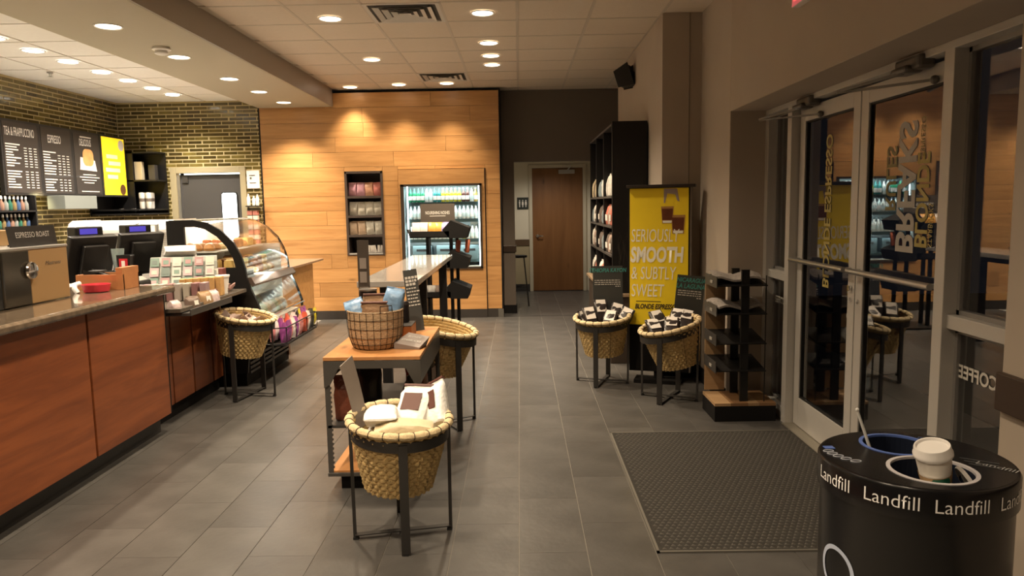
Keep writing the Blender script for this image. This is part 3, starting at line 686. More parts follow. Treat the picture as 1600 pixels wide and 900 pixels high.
k_ = B().lathe([(.0, 0), (.045, 0), (.05, .012), (.045, .02), (.02, .024), (0, .024)], 24, cap=False); k_.xf(Matrix.Translation((XM+.008, 4.075, 1.23)) @ Matrix.Rotation(pi/2, 4, 'Y')); k_.build('round_badge', chrome, t, world=True, smooth=True)
text('Mastrena', (XM+.003, 4.22, 1.25), (0, 1, 0), (0, 0, 1), .032, chrome, t, shear=.4, sx=1.2)
# roast sign on top
t = thing('roast_sign', (-2.82, 4.24, 1.361), 'small black tilted sign reading Espresso Roast on the espresso machine', 'sign')
Mx = Matrix.Rotation(R(-8), 4, 'Y')
B().box(-.006, -.19, 0, .006, .22, .115).build('sign_panel', MB_, t, M=Mx)
B().box(-.08, -.1, 0, 0, .1, .01).build('sign_foot', MB_, t)
text('ESPRESSO ROAST', (.003, -.145, .05), (0, 1, 0), (-.14, 0, 1), .045, bronze if 0 else mat('sign_grey_text', (.40, .38, .36), .6), t, world=False, fit=.30)
text('STARBUCKS', (-.001+.006, -.04, .025), (0, 1, 0), (-.14, 0, 1), .018, chalk, t, world=False) if 0 else None
# things at the back-left on machine level
for k, (y, z, mm, nm) in enumerate(((3.9, 1.413, 'beige', 0), (3.5, 1.413, 'beige', 0))):
    boxy('wooden_grinder_box', -3.10, 4.25-.5*k, 1.361, .16, .36, .09, mat('bronze_grinder', (.36, .23, .11), .4, .3), ('bronze-coloured box on top of the espresso machine behind the roast sign', 'bronze-coloured box at the far left on top of the espresso machine')[k], 'box')
# white curved cup handle thing, red tape roll
t = thing('red_bowl', (-2.74, 4.70, 1.036), 'low red tray on the granite beside a white paper coil', 'tray')
B().lathe([(.06, 0), (.075, .004), (.085, .05), (.082, .05), (.07, .012), (0, .012)], 28, cap=False).build('bowl', mat('red_plastic', (.55, .03, .05), .35), t, smooth=True)
t = thing('white_tape_coil', (-2.84, 4.66, 1.036), 'curled white strip on the granite left of the red tray', 'strip')
B().tube([(.02, -.03, .0), (.0, -.03, .03), (-.01, -.01, .05), (.0, .03, .055)], .016, 10).build('strip', white, t, smooth=True)
# wooden tray box
t = thing('wooden_tray_box', (-2.76, 5.1, .99), 'open orange-wood box on the granite in front of the registers', 'wooden box')
t.location = (-2.76, 4.90, 1.036); t['wl'] = tuple(t.location)
B().box(-.17, -.10, 0, .145, -.088, .10).build('front_side', woodp, t); B().box(-.17, .09, 0, .145, .10, .10).build('rear_side', woodp, t)
B().box(-.17, -.088, 0, -.158, .09, .1).build('left_side', woodp, t); B().box(.10, -.105, 0, .145, .1, .145).build('right_side', woodp, t); B().box(-.16, -.09, 0, .14, .09, .008).build('bottom', woodp, t)
t = thing('card_reader', (-2.80, 4.90, 1.046), 'black card terminal standing in the open wooden box', 'card terminal')
B().prism([(-.1, 0), (.09, 0), (.09, .05), (-.1, .11)], -.05, .05, 'y').build('terminal_body', black, t, bevel=.008)
B().box(-.08, -.045, .1, .0, .045, .112).build('paper_slot', dgrey, t)
# registers (monitors seen from behind)
def register(x, y, lab):
    t = thing('register', (x, y, .94), lab, 'register')
    T = Matrix.Rotation(R(20), 4, 'Y')
    P = rrect(-.02, .06, .02, .48, .015)
    b = B().box(-.028, -.19, .10, .022, .19, .46); b.build('monitor', black, t, bevel=.012, M=T)
    B().box(.022, -.10, .14, .06, .10, .40).build('monitor_rear', black, t, bevel=.01, M=T)
    B().box(-.10, -.13, 0, .12, .13, .035).build('stand_base', dgrey, t, bevel=.01)
    B().bar((0, 0, .03), (.06, 0, .28), .1, .05).build('stand_neck', black, t)
    c = B().box(.03, -.12, .43, .13, .10, .50); c.build('customer_display', black, t, bevel=.01)
    B().add([(.1315, -.09, .445), (.1315, .05, .445), (.1315, .05, .487), (.1315, -.09, .487)], [(0, 1, 2, 3)]).build('display_screen', em('blue_screen', (.06, .05, .5), .45), t)
    return t
ra = register(-3.28, 5.75, 'black register monitor seen from behind, left of the two registers'); rb_ = dup(ra, (-3.28, 6.12, .94), label='black register monitor seen from behind, nearest the pastry case')
ra.rotation_euler = (0, 0, R(-24)); rb_.rotation_euler = (0, 0, R(-30)); rb_.location = (-3.20, 6.04, .94)
ra.location = (-3.30, 5.50, .94)
t = thing('receipt_printer', (-2.98, 5.62, .871), 'black receipt printer with grey paper flap in front of the registers', 'printer')
B().box(-.09, -.1, 0, .09, .1, .15).build('printer_body', black, t, bevel=.02); B().prism([(-.08, .15), (.07, .15), (.03, .175), (-.06, .17)], -.07, .07).build('paper_flap', mat('flap_grey', (.3, .29, .27), .4), t)
t = thing('tape_dispenser', (-3.42, 7.0, 0), 'chrome and white roll holder standing on the grey ribbed cabinet edge', 'roll holder')
t.location = (-3.85, 7.44, 1.26); t['wl'] = tuple(t.location)
B().tube([(.0+.06*cos(a*pi/10), 0, .09+.06*sin(a*pi/10)) for a in range(20)], .018, 8, closed=True).build('roll', chrome, t, smooth=True)
B().box(.05, -.02, .04, .2, .02, .16).build('holder', steel, t, bevel=.01); B().box(.08, -.025, .05, .17, -.02, .14).build('paper', whitep, t)
t = thing('water_jug', (-3.05, 5.25, .87), 'clear plastic cup in front of the right register', 'cup')
B().lathe([(.03, 0), (.045, .16), (.042, .16), (.028, .005), (0, .005)], 18, cap=False).build('cup_wall', mat('clear_plastic', (.7, .8, .8), .1, trans=.85), t, smooth=True)
t.location = (-2.93, 5.33, 1.12); boxy('black_card_block', -2.93, 5.33, .871, .14, .16, .249, blackm, 'black display block under the red gift cards', 'block')
t = thing('red_card_box', (-2.86, 5.30, 1.12), 'small black and red card box with white print', 'card box')
B().prism([(-.035, 0), (.035, 0), (.045, .11), (-.045, .11)], -.03, .03).build('box_body', black, t, bevel=.006); B().box(-.03, -.034, .02, .03, -.03, .09).build('red_face', mat('red_card', (.5, .02, .03), .5), t)
B().box(-.012, -.037, .03, .012, -.034, .075).build('white_print', whitep, t)

# ================================================================== GOODS HELPERS
def pouch_b(w, d, h, seed=0, crimp=True, flat=.1, bulge=1.0):
    rnd = random.Random(seed); n = 16; b = B(); vs = []
    lv = [(0, .86, .86), (.03, .96, .98), (.25, 1.0, 1.04*bulge), (.55, 1.0, 1.0*bulge), (.74, 1.0, .8), (.86, 1.0, .45), (.93, .98, flat+.04), (1, .98, flat)]
    if not crimp: lv = [(0, .98, flat), (.07, .98, flat+.05), (.2, .97, .7), (.5, .95, 1.08), (.8, .97, .7), (.93, .98, flat+.05), (1, .98, flat)]
    for z, sx, sy in lv:
        for j in range(n):
            a = 2*pi*j/n; ca, sa = cos(a), sin(a); e = .55
            x = math.copysign(abs(ca)**e, ca)*w/2*sx; y = math.copysign(abs(sa)**e, sa)*d/2*sy
            k = .035*w if .05 < z < .95 else .01*w
            vs.append((x+rnd.uniform(-k, k), y+rnd.uniform(-k, k)*.8, z*h))
    m = len(lv)
    fs = [(i*n+j, i*n+(j+1) % n, (i+1)*n+(j+1) % n, (i+1)*n+j) for i in range(m-1) for j in range(n)]+[tuple(range(n-1, -1, -1)), tuple(range((m-1)*n, m*n))]
    b.add(vs, fs); return b
def pouch(name, loc, rot, w, d, h, m, lab, cat='bag', group=None, seed=0, label_m=None, crimp=True, lz=.25, lh=.3, lw=.7, tie=None):
    t = thing(name, loc, lab, cat, rz=rot, group=group)
    pouch_b(w, d, h, seed, crimp).build('bag_body', m, t, smooth=True)
    if label_m and lz < .45: B().box(-w*lw/2, -d*.54, h*lz, w*lw/2, -d*.50, h*(lz+lh)).build('bag_label', label_m, t)
    elif label_m:
        a_ = [(-w*lw/2, -d*.56, h*.42), (w*lw/2, -d*.56, h*.42), (w*lw/2, -d*.20, h*.97), (-w*lw/2, -d*.20, h*.97)]
        B().add(a_+[(x, y+.002, z) for x, y, z in a_], [(0, 1, 2, 3), (7, 6, 5, 4), (0, 4, 5, 1), (1, 5, 6, 2), (2, 6, 7, 3), (3, 7, 4, 0)]).build('bag_label', label_m, t)
    if tie: B().box(-w*.5, -d*.12, h*.97, w*.5, d*.12, h*1.01).build('bag_tie', tie, t)
    return t
# ================================================================== PASTRY CASE
CY0, CY1 = 6.30, 7.50
t = thing('pastry_case', (-2.7, 6.9, 0), 'tall curved glass pastry display case with black end panel and lit shelves', 'display case')
up = [(-3.03, .95), (-3.03, 1.46), (-2.80, 1.465), (-2.68, 1.44), (-2.56, 1.37), (-2.46, 1.27), (-2.40, 1.15), (-2.37, 1.04), (-2.36, .95)]
lo = [(-3.03, .12), (-3.03, .95), (-2.36, .95), (-2.33, .86), (-2.28, .74), (-2.24, .62), (-2.24, .56), (-2.36, .44), (-2.40, .12)]
# near end panel: black frame round a window
win_ = [(-2.88, .96+.20), (-2.88, 1.405), (-2.74, 1.405), (-2.64, 1.38), (-2.55, 1.30), (-2.49, 1.20), (-2.47, 1.10), (-2.465, 1.05)]
g = B(); y0, y1 = CY0, CY0+.03
g.prism([(-3.03, .95), (-3.03, 1.46), (-2.88, 1.463), (-2.88, .95)], y0, y1)
outer = [(-2.88, 1.463), (-2.80, 1.465), (-2.68, 1.44), (-2.56, 1.37), (-2.46, 1.27), (-2.40, 1.15), (-2.37, 1.04), (-2.36, .95)]
inner = [(-2.88, 1.405), (-2.79, 1.405), (-2.70, 1.385), (-2.60, 1.32), (-2.52, 1.23), (-2.47, 1.13), (-2.45, 1.05), (-2.45, .95)]
for i in range(len(outer)-1): g.prism([outer[i], outer[i+1], inner[i+1], inner[i]], y0, y1)
g.prism([(-2.88, .95), (-2.88, 1.05), (-2.45, 1.05), (-2.45, .95)], y0, y1)
g.build('end_panel', black, t, world=True)
g = B().prism(lo, CY0, CY0+.03); g.build('end_panel', black, t, world=True)
g = B()
for i in range(len(outer)-1): g.prism([outer[i], outer[i+1], (outer[i+1][0]-.02, outer[i+1][1]-.02), (outer[i][0]-.01, outer[i][1]-.02)], CY1-.02, CY1)
for i in range(2, 6): g.prism([lo[i], lo[i+1], (lo[i+1][0]-.02, lo[i+1][1]-.01), (lo[i][0]-.02, lo[i][1]-.01)], CY1-.02, CY1)
g.build('far_end_edge', black, t, world=True)
def sheet(poly, y0, y1, th=.004):
    g = B(); n = len(poly)
    for i in range(n-1):
        (a, b), (c, d_) = poly[i], poly[i+1]
        g.prism([(a, b), (c, d_), (c-th, d_-th), (a-th, b-th)], y0, y1)
    return g
caseg = mat('case_glass', (1, 1, 1), .02, trans=1, ior=1.4)
g = B(); n = len(up[2:])
pg = up[2:]
vs = [(p[0], y, p[1]) for y in (CY0+.03, CY1) for p in pg]; vs += [(p[0]-.005, y, p[1]-.004) for y in (CY0+.03, CY1) for p in pg]
fs = []
for i in range(n-1): fs += [(i, i+1, n+i+1, n+i), (2*n+i, 3*n+i, 3*n+i+1, 2*n+i+1)]
fs += [(0, n, 3*n, 2*n), (n-1, 3*n-1, 4*n-1, 2*n-1)]
for i in range(n-1): fs += [(i, 2*n+i, 2*n+i+1, i+1), (n+i, n+i+1, 3*n+i+1, 3*n+i)]
g.add(vs, fs).build('curved_glass', caseg, t, world=True, smooth=True)
pg = lo[2:6]; n = len(pg); g = B()
vs = [(p[0], y, p[1]) for y in (CY0+.03, CY1) for p in pg]+[(p[0]-.005, y, p[1]-.004) for y in (CY0+.03, CY1) for p in pg]; fs = []
for i in range(n-1): fs += [(i, i+1, n+i+1, n+i), (2*n+i, 3*n+i, 3*n+i+1, 2*n+i+1), (i, 2*n+i, 2*n+i+1, i+1), (n+i, n+i+1, 3*n+i+1, 3*n+i)]
fs += [(0, n, 3*n, 2*n), (n-1, 3*n-1, 4*n-1, 2*n-1)]
g.add(vs, fs).build('lower_glass', caseg, t, world=True, smooth=True)
inn = mat('case_lining', (.62, .60, .54), .35)
B().box(-3.03, CY0+.03, .5, -3.02, CY1, 1.455).build('back_lining', inn, t, world=True)
B().box(-3.03, CY1-.012, .5, -2.45, CY1-.004, 1.2).build('far_glass', inn, t, world=True)
B().box(-3.02, CY0+.03, 1.445, -2.80, CY1, 1.465).build('top_plate', steel, t, world=True)
B().box(-3.02, CY0+.03, .93, -2.37, CY1-.02, .95).build('upper_deck', inn, t, world=True)
B().prism([(-2.38, .955), (-2.33, .955), (-2.30, .90), (-2.32, .88), (-2.36, .93)], CY0+.02, CY1-.01).build('price_ledge', mat('ledge_brown_steel', (.16, .125, .11), .3, .6), t, world=True, bevel=.003)
B().box(-3.02, CY0+.04, 1.18, -2.62, CY1-.03, 1.19).build('glass_shelf', mat('shelf_pale', (.6, .6, .56), .3), t, world=True)
B().box(-3.0, CY0+.03, .5, -2.28, CY1-.02, .54).build('lower_deck', inn, t, world=True)
B().box(-3.0, CY0+.03, .72, -2.55, CY1-.02, .73).build('glass_shelf', MATS['shelf_pale'], t, world=True)
B().tube([(-2.236, CY0+.02, .60), (-2.236, CY1, .60)], .008, 8).build('chrome_rail', chrome, t, world=True)
B().box(-2.98, CY0+.05, 1.43, -2.92, CY1-.05, 1.442).build('light_strip', em('case_lamp', (1, .9, .72), 12), t, world=True)
B().box(-2.98, CY0+.05, .905, -2.92, CY1-.05, .918).build('light_strip', MATS['case_lamp'], t, world=True)
area(-2.86, 6.9, 1.425, 16, .12, 1.1, (.2, 0, -1), (1, .9, .74)); area(-2.75, 6.9, .90, 13, .15, 1.1, (.2, 0, -1), (1, .92, .78))
B().box(-3.03, CY0+.03, 0, -2.42, CY1, .50).build('plinth', blackm, t, world=True)
for k in range(7): 
    o = B().box(-2.42, CY0+.08, .10+.04*k, -2.40, CY1-.05, .122+.04*k).build('vent_slat', dgrey, t, world=True)
B().box(-2.425, CY1-.05, .05, -2.398, CY1, .46).build('corner_post', mat('post_brown', (.12, .06, .03), .4), t, world=True)
# pastries
past = [mat('pastry_%d' % i, c, .55, noise=.4, nscale=30) for i, c in enumerate([(.42, .20, .06), (.62, .42, .14), (.24, .10, .04), (.70, .55, .30), (.60, .25, .14)])]
plate_m = mat('tray_white', (.72, .70, .66), .3)
def pastry(x, y, z, k, rnd):
    nm, lab = [('round_bun', 'round golden bun'), ('lemon_loaf_slice', 'yellow loaf slice'), ('brownie', 'dark brown loaf slice'), ('croissant', 'pale curved croissant'), ('glazed_doughnut', 'glazed ring doughnut')][k]
    if k == 0: b = B().lathe([(0, 0), (.038, .002), (.045, .018), (.035, .038), (.015, .048), (0, .05)], 12, cap=False)
    elif k in (1, 2): b = B().prism(rrect(-.035, 0, .035, .06, .012), -.05, .05, 'y')
    elif k == 3: b = B().tube([(.05*cos(a), .05*sin(a)-.02, .022) for a in [pi*.05+i*pi*.9/8 for i in range(9)]], [.008, .014, .019, .022, .024, .022, .019, .014, .008], 8)
    else: b = B().tube([(.032*cos(a*pi/6), .032*sin(a*pi/6), .018) for a in range(12)], .017, 8, closed=True)
    return nm, lab, b
rnd = random.Random(3); pk = {}
for lv, (z, xs_, ny) in enumerate(((.952, (-2.93, -2.80, -2.67, -2.54), 9), (1.192, (-2.93, -2.82, -2.71), 9))):
    for j in range(ny):
        k0 = rnd.choice((0, 1, 1, 2, 3, 4, 0))
        for x in xs_:
            y = CY0+.10+j*.125; k = k0
            tall = 2 if (lv == 0 and k in (1, 2) and x > -2.9) else 1
            for q in range(tall):
                if k not in pk:
                    nm, lab, b = pastry(0, 0, 0, k, rnd)
                    o = b.build(nm, past[k], None, origin=False, smooth=k in (0, 3, 4)); pk[k] = (o, lab)
                    pl = None
                else:
                    o = pk[k][0].copy(); COL.objects.link(o)
                o.scale = (1.15, 1.15, 1.3); o.location = (x, y, z+.08*q); o.rotation_euler = (0, 0, rnd.uniform(-.3, .3)); o['wl'] = tuple(o.location)
                pos = ['on the lower deck of the curved pastry case', 'on the raised shelf of the curved pastry case'][lv]
                tag(o, pk[k][1]+' '+pos, 'pastry', pk[k][1]+'s '+pos)
t0 = boxy('sandwich_box', -2.45, 6.46, .952, .12, .20, .07, mat('clear_box_white', (.62, .66, .66), .15), 'white printed boxes block at the near front corner of the pastry case', 'box')
B().box(.061, -.07, .02, .062, .07, .055).build('box_print', dgrey, t0)
# lower display: wrapped sandwiches
for i in range(10):
    y = CY0+.12+.112*i
    mm = [mat('wrap_white', (.66, .60, .48), .3, noise=.3, nscale=30), mat('wrap_green', (.42, .45, .25), .4, noise=.5, nscale=30), mat('wrap_tan', (.6, .45, .25), .4, noise=.5, nscale=30)][i % 3]
    for q, x in enumerate((-2.44, -2.62)):
        if q == 0 and i in (3,): continue
        pouch('wrapped_sandwich', (x, y, .541), (R(-12), 0, R(90+rnd.uniform(-12, 12))), .12, .09, .17 if q else .12, mm, ['wrapped sandwich at the front of the lower lit display', 'wrapped sandwich at the rear of the lower lit display'][q], 'sandwich', ['sandwiches front row', 'sandwiches rear row'][q], seed=i+q*20)
for i in range(9):
    y = CY0+.12+.12*i; pouch('salad_tub', (-2.72, y, .732), (0, 0, R(80)), .10, .10, .12, MATS['wrap_green' if i % 2 else 'wrap_white'], 'packed snack tub on the shelf of the lower lit display', 'snack pack', 'snack tubs in the lower display', seed=60+i)
# chip basket on the front of the case
t = thing('snack_wire_rack', (-2.15, 6.95, .3), 'black wire rack of snack bags hooked on the front of the pastry case', 'rack')
for z in (.50, .36): B().tube([(-2.24, CY0+.05, z), (-2.08, CY0+.12, z), (-2.08, CY1-.1, z), (-2.24, CY1-.02, z)], .006, 6).build('wire_rail', black, t, world=True)
for y in (CY0+.12, 6.7, 7.05, CY1-.1): B().tube([(-2.08, y, .50), (-2.08, y, .36), (-2.3, y, .34)], .005, 6).build('wire_upright', black, t, world=True)
B().box(-2.36, CY0+.1, .335, -2.09, CY1-.08, .345).build('rack_floor', black, t, world=True)
chipm = [mat('chip_%s' % n, c, .3, noise=.35, nscale=25) for n, c in (('purple', (.22, .05, .20)), ('white', (.62, .55, .52)), ('red', (.5, .09, .05)), ('black', (.03, .03, .03)), ('yellow', (.55, .45, .04)), ('pink', (.55, .22, .22)))]
chn = ['purple', 'white', 'red', 'black', 'yellow', 'pink']
seq = [0, 0, 0, 5, 1, 0, 1, 5, 2, 2, 1, 3, 3, 4]
for i, k in enumerate(seq):
    for q in range(2):
        y = CY0+.16+i*.075; kk = k if q == 0 else seq[(i+3) % len(seq)]
        pouch('snack_bag', (-2.13-.09*q, y, .35+.02*q), (R(rnd.uniform(-8, 8)), R(rnd.uniform(0, 12)), R(90+rnd.uniform(-14, 14))), .085, .05, .19, chipm[kk], chn[kk]+' snack bag in the '+('front' if q == 0 else 'rear')+' row of the wire rack on the pastry case', 'snack bag', chn[kk]+' snack bags in the wire rack', seed=100+i*2+q, crimp=False)
# return counter beyond the case
t = thing('handoff_counter', (-2.7, 8.6, 0), 'low wood-panelled counter with dark top between pastry case and oak wall', 'counter')
B().box(-3.0, 7.62, .14, -2.72, 9.6, .86).build('counter_body', woodw, t, world=True); B().box(-3.0, 7.62, 0, -2.75, 9.6, .14).build('kick_plate', blackm, t, world=True)
B().box(-3.05, 7.56, .86, -2.60, 9.7, .885).build('counter_top', mat('brown_top', (.20, .14, .10), .25), t, world=True, bevel=.003)
o = boxy('red_white_leaflets', -2.74, 7.95, .886, .2, .3, .02, mat('leaflet_pink', (.65, .42, .40), .6), 'pile of pink and white leaflets on the counter beyond the pastry case', 'leaflets'); 
# ---- small goods on lower display counter
t = thing('gift_card_rack', (-2.72, 5.93, .871), 'grey stepped rack of gift cards beside the pastry case', 'card rack')
B().prism([(-.16, 0), (.20, 0), (.20, .02), (-.10, .30), (-.16, .30)], -.20, .20, 'y')
rk = B(); P = [(-.13, 0), (.14, 0), (.14, .06), (-.07, .30), (-.13, .30)]
rk.add([(x, y, z) for x in (-.26, .24) for (y, z) in P], [tuple(range(5)), tuple(range(9, 4, -1))]+[(i, (i+1) % 5, (i+1) % 5+5, i+5) for i in range(5)])
# slope faces camera (-y): mirror y
rk.v = [(x, -y, z) for x, y, z in rk.v]; rk.f = [tuple(reversed(q)) for q in rk.f]
rk.build('rack_body', mat('rack_grey', (.20, .21, .19), .45), t)
t.rotation_euler = (0, 0, R(18))
cdm = [mat('card_%d' % i, c, .5) for i, c in enumerate([(.06, .12, .09), (.32, .28, .25), (.2, .10, .10), (.27, .18, .19), (.34, .31, .26), (.04, .07, .06)])]
T0 = Matrix.Translation((-2.72, 5.93, .871)) @ Matrix.Rotation(R(18), 4, 'Z')
for rw in range(3):
    for i in range(6):
        x = -.22+i*.082; yy = -.13+.063*rw; zz = .075+.075*rw
        p = T0 @ Vector((x, yy-.022, zz+.006))
        o = B().box(-.032, -.004, 0, .032, .0, .085).build('gift_card', cdm[(i*2+rw*3) % 6], None, origin=False); o.location = p; o.rotation_euler = (R(-40), 0, R(18)); o['wl'] = tuple(p)
        tag(o, ['gift card in the bottom row of the grey card rack', 'gift card in the middle row of the grey card rack', 'gift card in the top row of the grey card rack'][rw], 'gift card', 'gift cards row %s' % ['bottom', 'middle', 'top'][rw])
        B().box(-.02, -.005, .02, .02, -.004, .06).build('card_print', cdm[(i+rw+3) % 6], o)
pouch('white_bag_heap', (-2.80, 6.04, 1.172), (0, 0, R(10)), .26, .12, .09, mat('bag_white', (.66, .63, .60), .5, bump=.6, bscale=30), 'crumpled white bag lying on top of the grey card rack', 'bag', seed=5, crimp=False)
for i in range(9):
    mm = cdm[(1, 3, 4, 4, 2, 1, 4, 2, 3)[i]]
    boxy('snack_bar_box', -2.86+.056*i, 5.42+.018*i, .871, .045, .10, .13, mm, 'small upright snack packet in the row along the front of the low counter', 'snack packet', 'upright snack packets', rz=R(rnd.uniform(-8, 8)))
for i in range(6):
    boxy('amber_snack_packet', -2.62+.045*i, 5.66+.03*i, .871, .04, .08, .15, mat('amber_pack', (.5, .3, .12), .4, noise=.5, nscale=20), 'amber snack packet beside the grey card rack', 'snack packet', 'amber snack packets', rz=R(rnd.uniform(-15, 15)))
boxy('red_white_carton', -2.50, 6.02, .871, .12, .09, .20, mat('carton_dark_red', (.14, .04, .035), .4), 'dark red carton with white stripe left of the white pot', 'carton')
B().box(-.02, -.046, .0, .03, -.045, .2).build('white_stripe', whitep, bpy.data.objects['red_white_carton'])
t = thing('white_pot', (-2.42, 5.93, .871), 'white tapered pot at the end of the low counter by the pastry case', 'pot')
B().lathe([(.035, 0), (.05, .13), (.056, .135), (.056, .15), (0, .15)], 20, cap=False).build('pot_wall', white, t, smooth=True)
for i, (x, y, w_, h_, mm) in enumerate(((-2.44, 5.13, .085, .085, 'a'), (-2.38, 5.28, .12, .095, 'b'), (-2.37, 5.47, .13, .11, 'c'), (-2.37, 5.62, .10, .10, 'a'))):
    pm = {'a': mat('nut_pack_white', (.5, .4, .4), .3, noise=.6, nscale=45), 'b': mat('nut_pack_dark', (.14, .10, .08), .25, noise=.4, nscale=30), 'c': mat('nut_pack_tan', (.28, .18, .10), .25, noise=.4, nscale=30)}[mm]
    o = pouch('nut_pack', (x, y, .837), (R(-10), 0, R(75)), w_, .07, h_, pm, ['small white spotted packet at the left end of the front tray', 'dark packet with white label second in the front tray', 'tan triangular packet third in the front tray', 'pale packet at the right end of the front tray'][i], 'snack packet', seed=200+i, label_m=whitep if i in (1, 2) else None, lw=.35, lh=.35)
for i in range(6):
    pouch('sample_packet', (-2.47+.02*(i % 2), 5.75+.07*i, .871), (R(rnd.uniform(40, 80)), 0, R(rnd.uniform(40, 120))), .07, .03, .09, mat('packet_redwhite', (.42, .25, .22), .4, noise=.6, nscale=40), 'small red and white packet strewn before the white pot', 'snack packet', 'strewn small packets', seed=230+i, crimp=False)

# ================================================================== OAK WALL: NICHE AND COOLER
t = thing('snack_niche', ((NX0+NX1)/2, YW, NZ0), 'tall narrow recessed shelf unit with four shelves in the oak wall', 'shelf')
nm_ = mat('niche_brown', (.055, .04, .034), .5); D = .32
B().box(NX0, YW+D, NZ0, NX1, YW+D+.01, NZ1).build('back_panel', nm_, t, world=True)
B().box(NX0, YW-.012, NZ0, NX0+.03, YW+D, NZ1).build('side_panel', nm_, t, world=True); B().box(NX1-.03, YW-.012, NZ0, NX1, YW+D, NZ1).build('side_panel', nm_, t, world=True)
B().box(NX0, YW-.012, NZ1-.03, NX1, YW+D, NZ1).build('top_panel', nm_, t, world=True)
ZS = (.92, 1.17, 1.435, 1.70)
for z in ZS: B().box(NX0+.03, YW-.01, z-.03, NX1-.03, YW+D, z).build('shelf', nm_, t, world=True)
pmn = [mat('bag_red_pink', (.80, .25, .22), .35, noise=.5, nscale=18), mat('bag_purple_pink', (.78, .38, .48), .35, noise=.5, nscale=18), mat('bag_orange_red', (.85, .40, .27), .35, noise=.5, nscale=18),
       mat('popcorn_pale', (.86, .82, .62), .35, noise=.5, nscale=25), mat('popcorn_salmon', (.86, .58, .42), .35, noise=.4, nscale=18)]
for lv, z in enumerate(ZS[1:]):
    for i in range(4):
        x = NX0+.085+i*.117
        if lv == 2: mm = [pmn[1], pmn[1], pmn[2], pmn[0]][i]; lb = ['purple-pink crisp bag', 'purple-pink crisp bag', 'orange-red crisp bag', 'red crisp bag'][i]
        elif lv == 1: mm = pmn[3]; lb = 'pale popcorn bag'
        else: mm = [pmn[4], pmn[4], pmn[3], pmn[3]][i]; lb = ['salmon snack bag', 'salmon snack bag', 'pale snack bag', 'pale snack bag'][i]
        for q in range(2):
            pouch('crisp_bag', (x, YW+.08+.11*q, z+.002), (R(rnd.uniform(-4, 4)), R(rnd.uniform(-5, 5)), R(rnd.uniform(-10, 10))), .115, .07, .185, mm, lb+' on the '+['third', 'second', 'top'][lv]+' shelf of the wall niche, '+['front', 'rear'][q], 'crisp bag', lb+' '+str(lv), seed=300+lv*10+i*2+q, crimp=False)
for i in range(6): pouch('small_bar_packet', (-2.10+.035*i, YW+.08, .922), (R(rnd.uniform(-10, 10)), R(rnd.uniform(-20, 20)), 0), .035, .02, .10, whitep, 'small white packet on the bottom shelf of the wall niche', 'packet', 'white packets in the niche', seed=340+i, crimp=False)
B().box(NX0+.03, YW-.016, .90, NX1-.03, YW-.01, .922).build('price_strip', mat('price_strip', (.3, .29, .27), .4), t, world=True)
# drinks cooler
t = thing('drinks_cooler', ((FX0+FX1)/2, YW, FZ0), 'brightly lit drinks cooler with steel shelves set into the oak wall', 'cooler')
cm_ = mat('cooler_white', (.48, .56, .57), .3); D = .5; csh = mat('cooler_shelf_teal', (.05, .09, .10), .35, .3)
B().box(FX0, YW+D, FZ0, FX1, YW+D+.02, FZ1).build('back_panel', cm_, t, world=True)
for x in (FX0, FX1-.02): B().box(x, YW-.02, FZ0, x+.02, YW+D, FZ1).build('side_panel', cm_, t, world=True)
B().box(FX0, YW-.02, FZ1-.02, FX1, YW+D, FZ1).build('top_panel', cm_, t, world=True); B().box(FX0, YW-.02, FZ0, FX1, YW+D, FZ0+.03).build('bottom_panel', cm_, t, world=True)
fb = B(); y0, y1 = YW-.055, YW-.03
for a, c, z0, z1 in ((FX0-.01, FX1+.01, FZ1-.025, FZ1+.005), (FX0-.01, FX1+.01, FZ0-.005, FZ0+.02), (FX0-.01, FX0+.035, FZ0, FZ1), (FX1-.022, FX1+.01, FZ0, FZ1)): fb.box(a, y0, z0, c, y1, z1)
fb.build('door_frame', mat('cooler_frame', (.06, .045, .035), .35, .3), t, world=True)
ZC = (.80, 1.09, 1.365, 1.60)
for z in ZC[1:]:
    B().box(FX0+.06, YW+.055, z-.042, FX1-.03, YW+D-.02, z).build('shelf', csh, t, world=True)
B().box(FX0+.06, YW+.06, ZC[0]-.03, FX1-.03, YW+D-.02, ZC[0]).build('shelf', csh, t, world=True)
for x in (FX0+.075, FX1-.03): B().box(x-.012, YW+.03, FZ0+.03, x+.004, YW+.04, FZ1-.02).build('lamp_strip', em('cooler_lamp', (.85, 1, 1), 7), t, world=True)
for z in (FZ1-.05, 1.57, 1.33, 1.05): area((FX0+FX1)/2, YW+.09, z-.005, 6, .9, .1, (0, .6, -1), (.86, 1, .98))
gb = lambda n, c: mat('drink_'+n, c, .12, noise=.2, nscale=10)
dr_ = {'green': gb('green', (.02, .22, .10)), 'teal': gb('teal', (.02, .18, .17)), 'yellow': gb('yellow', (.45, .42, .03)), 'brown': gb('brown', (.10, .04, .03)), 'white': gb('white', (.68, .70, .66)), 'amber': gb('amber', (.55, .38, .12)), 'clear': gb('clear', (.55, .66, .66))}
cap_m = mat('cap_dark', (.03, .05, .05), .4)
def bottle(h):
    return B().lathe([(.024, 0), (.028, .008), (.028, h*.55), (.022, h*.68), (.011, h*.8), (.011, h*.92)], 10)
bp = {}
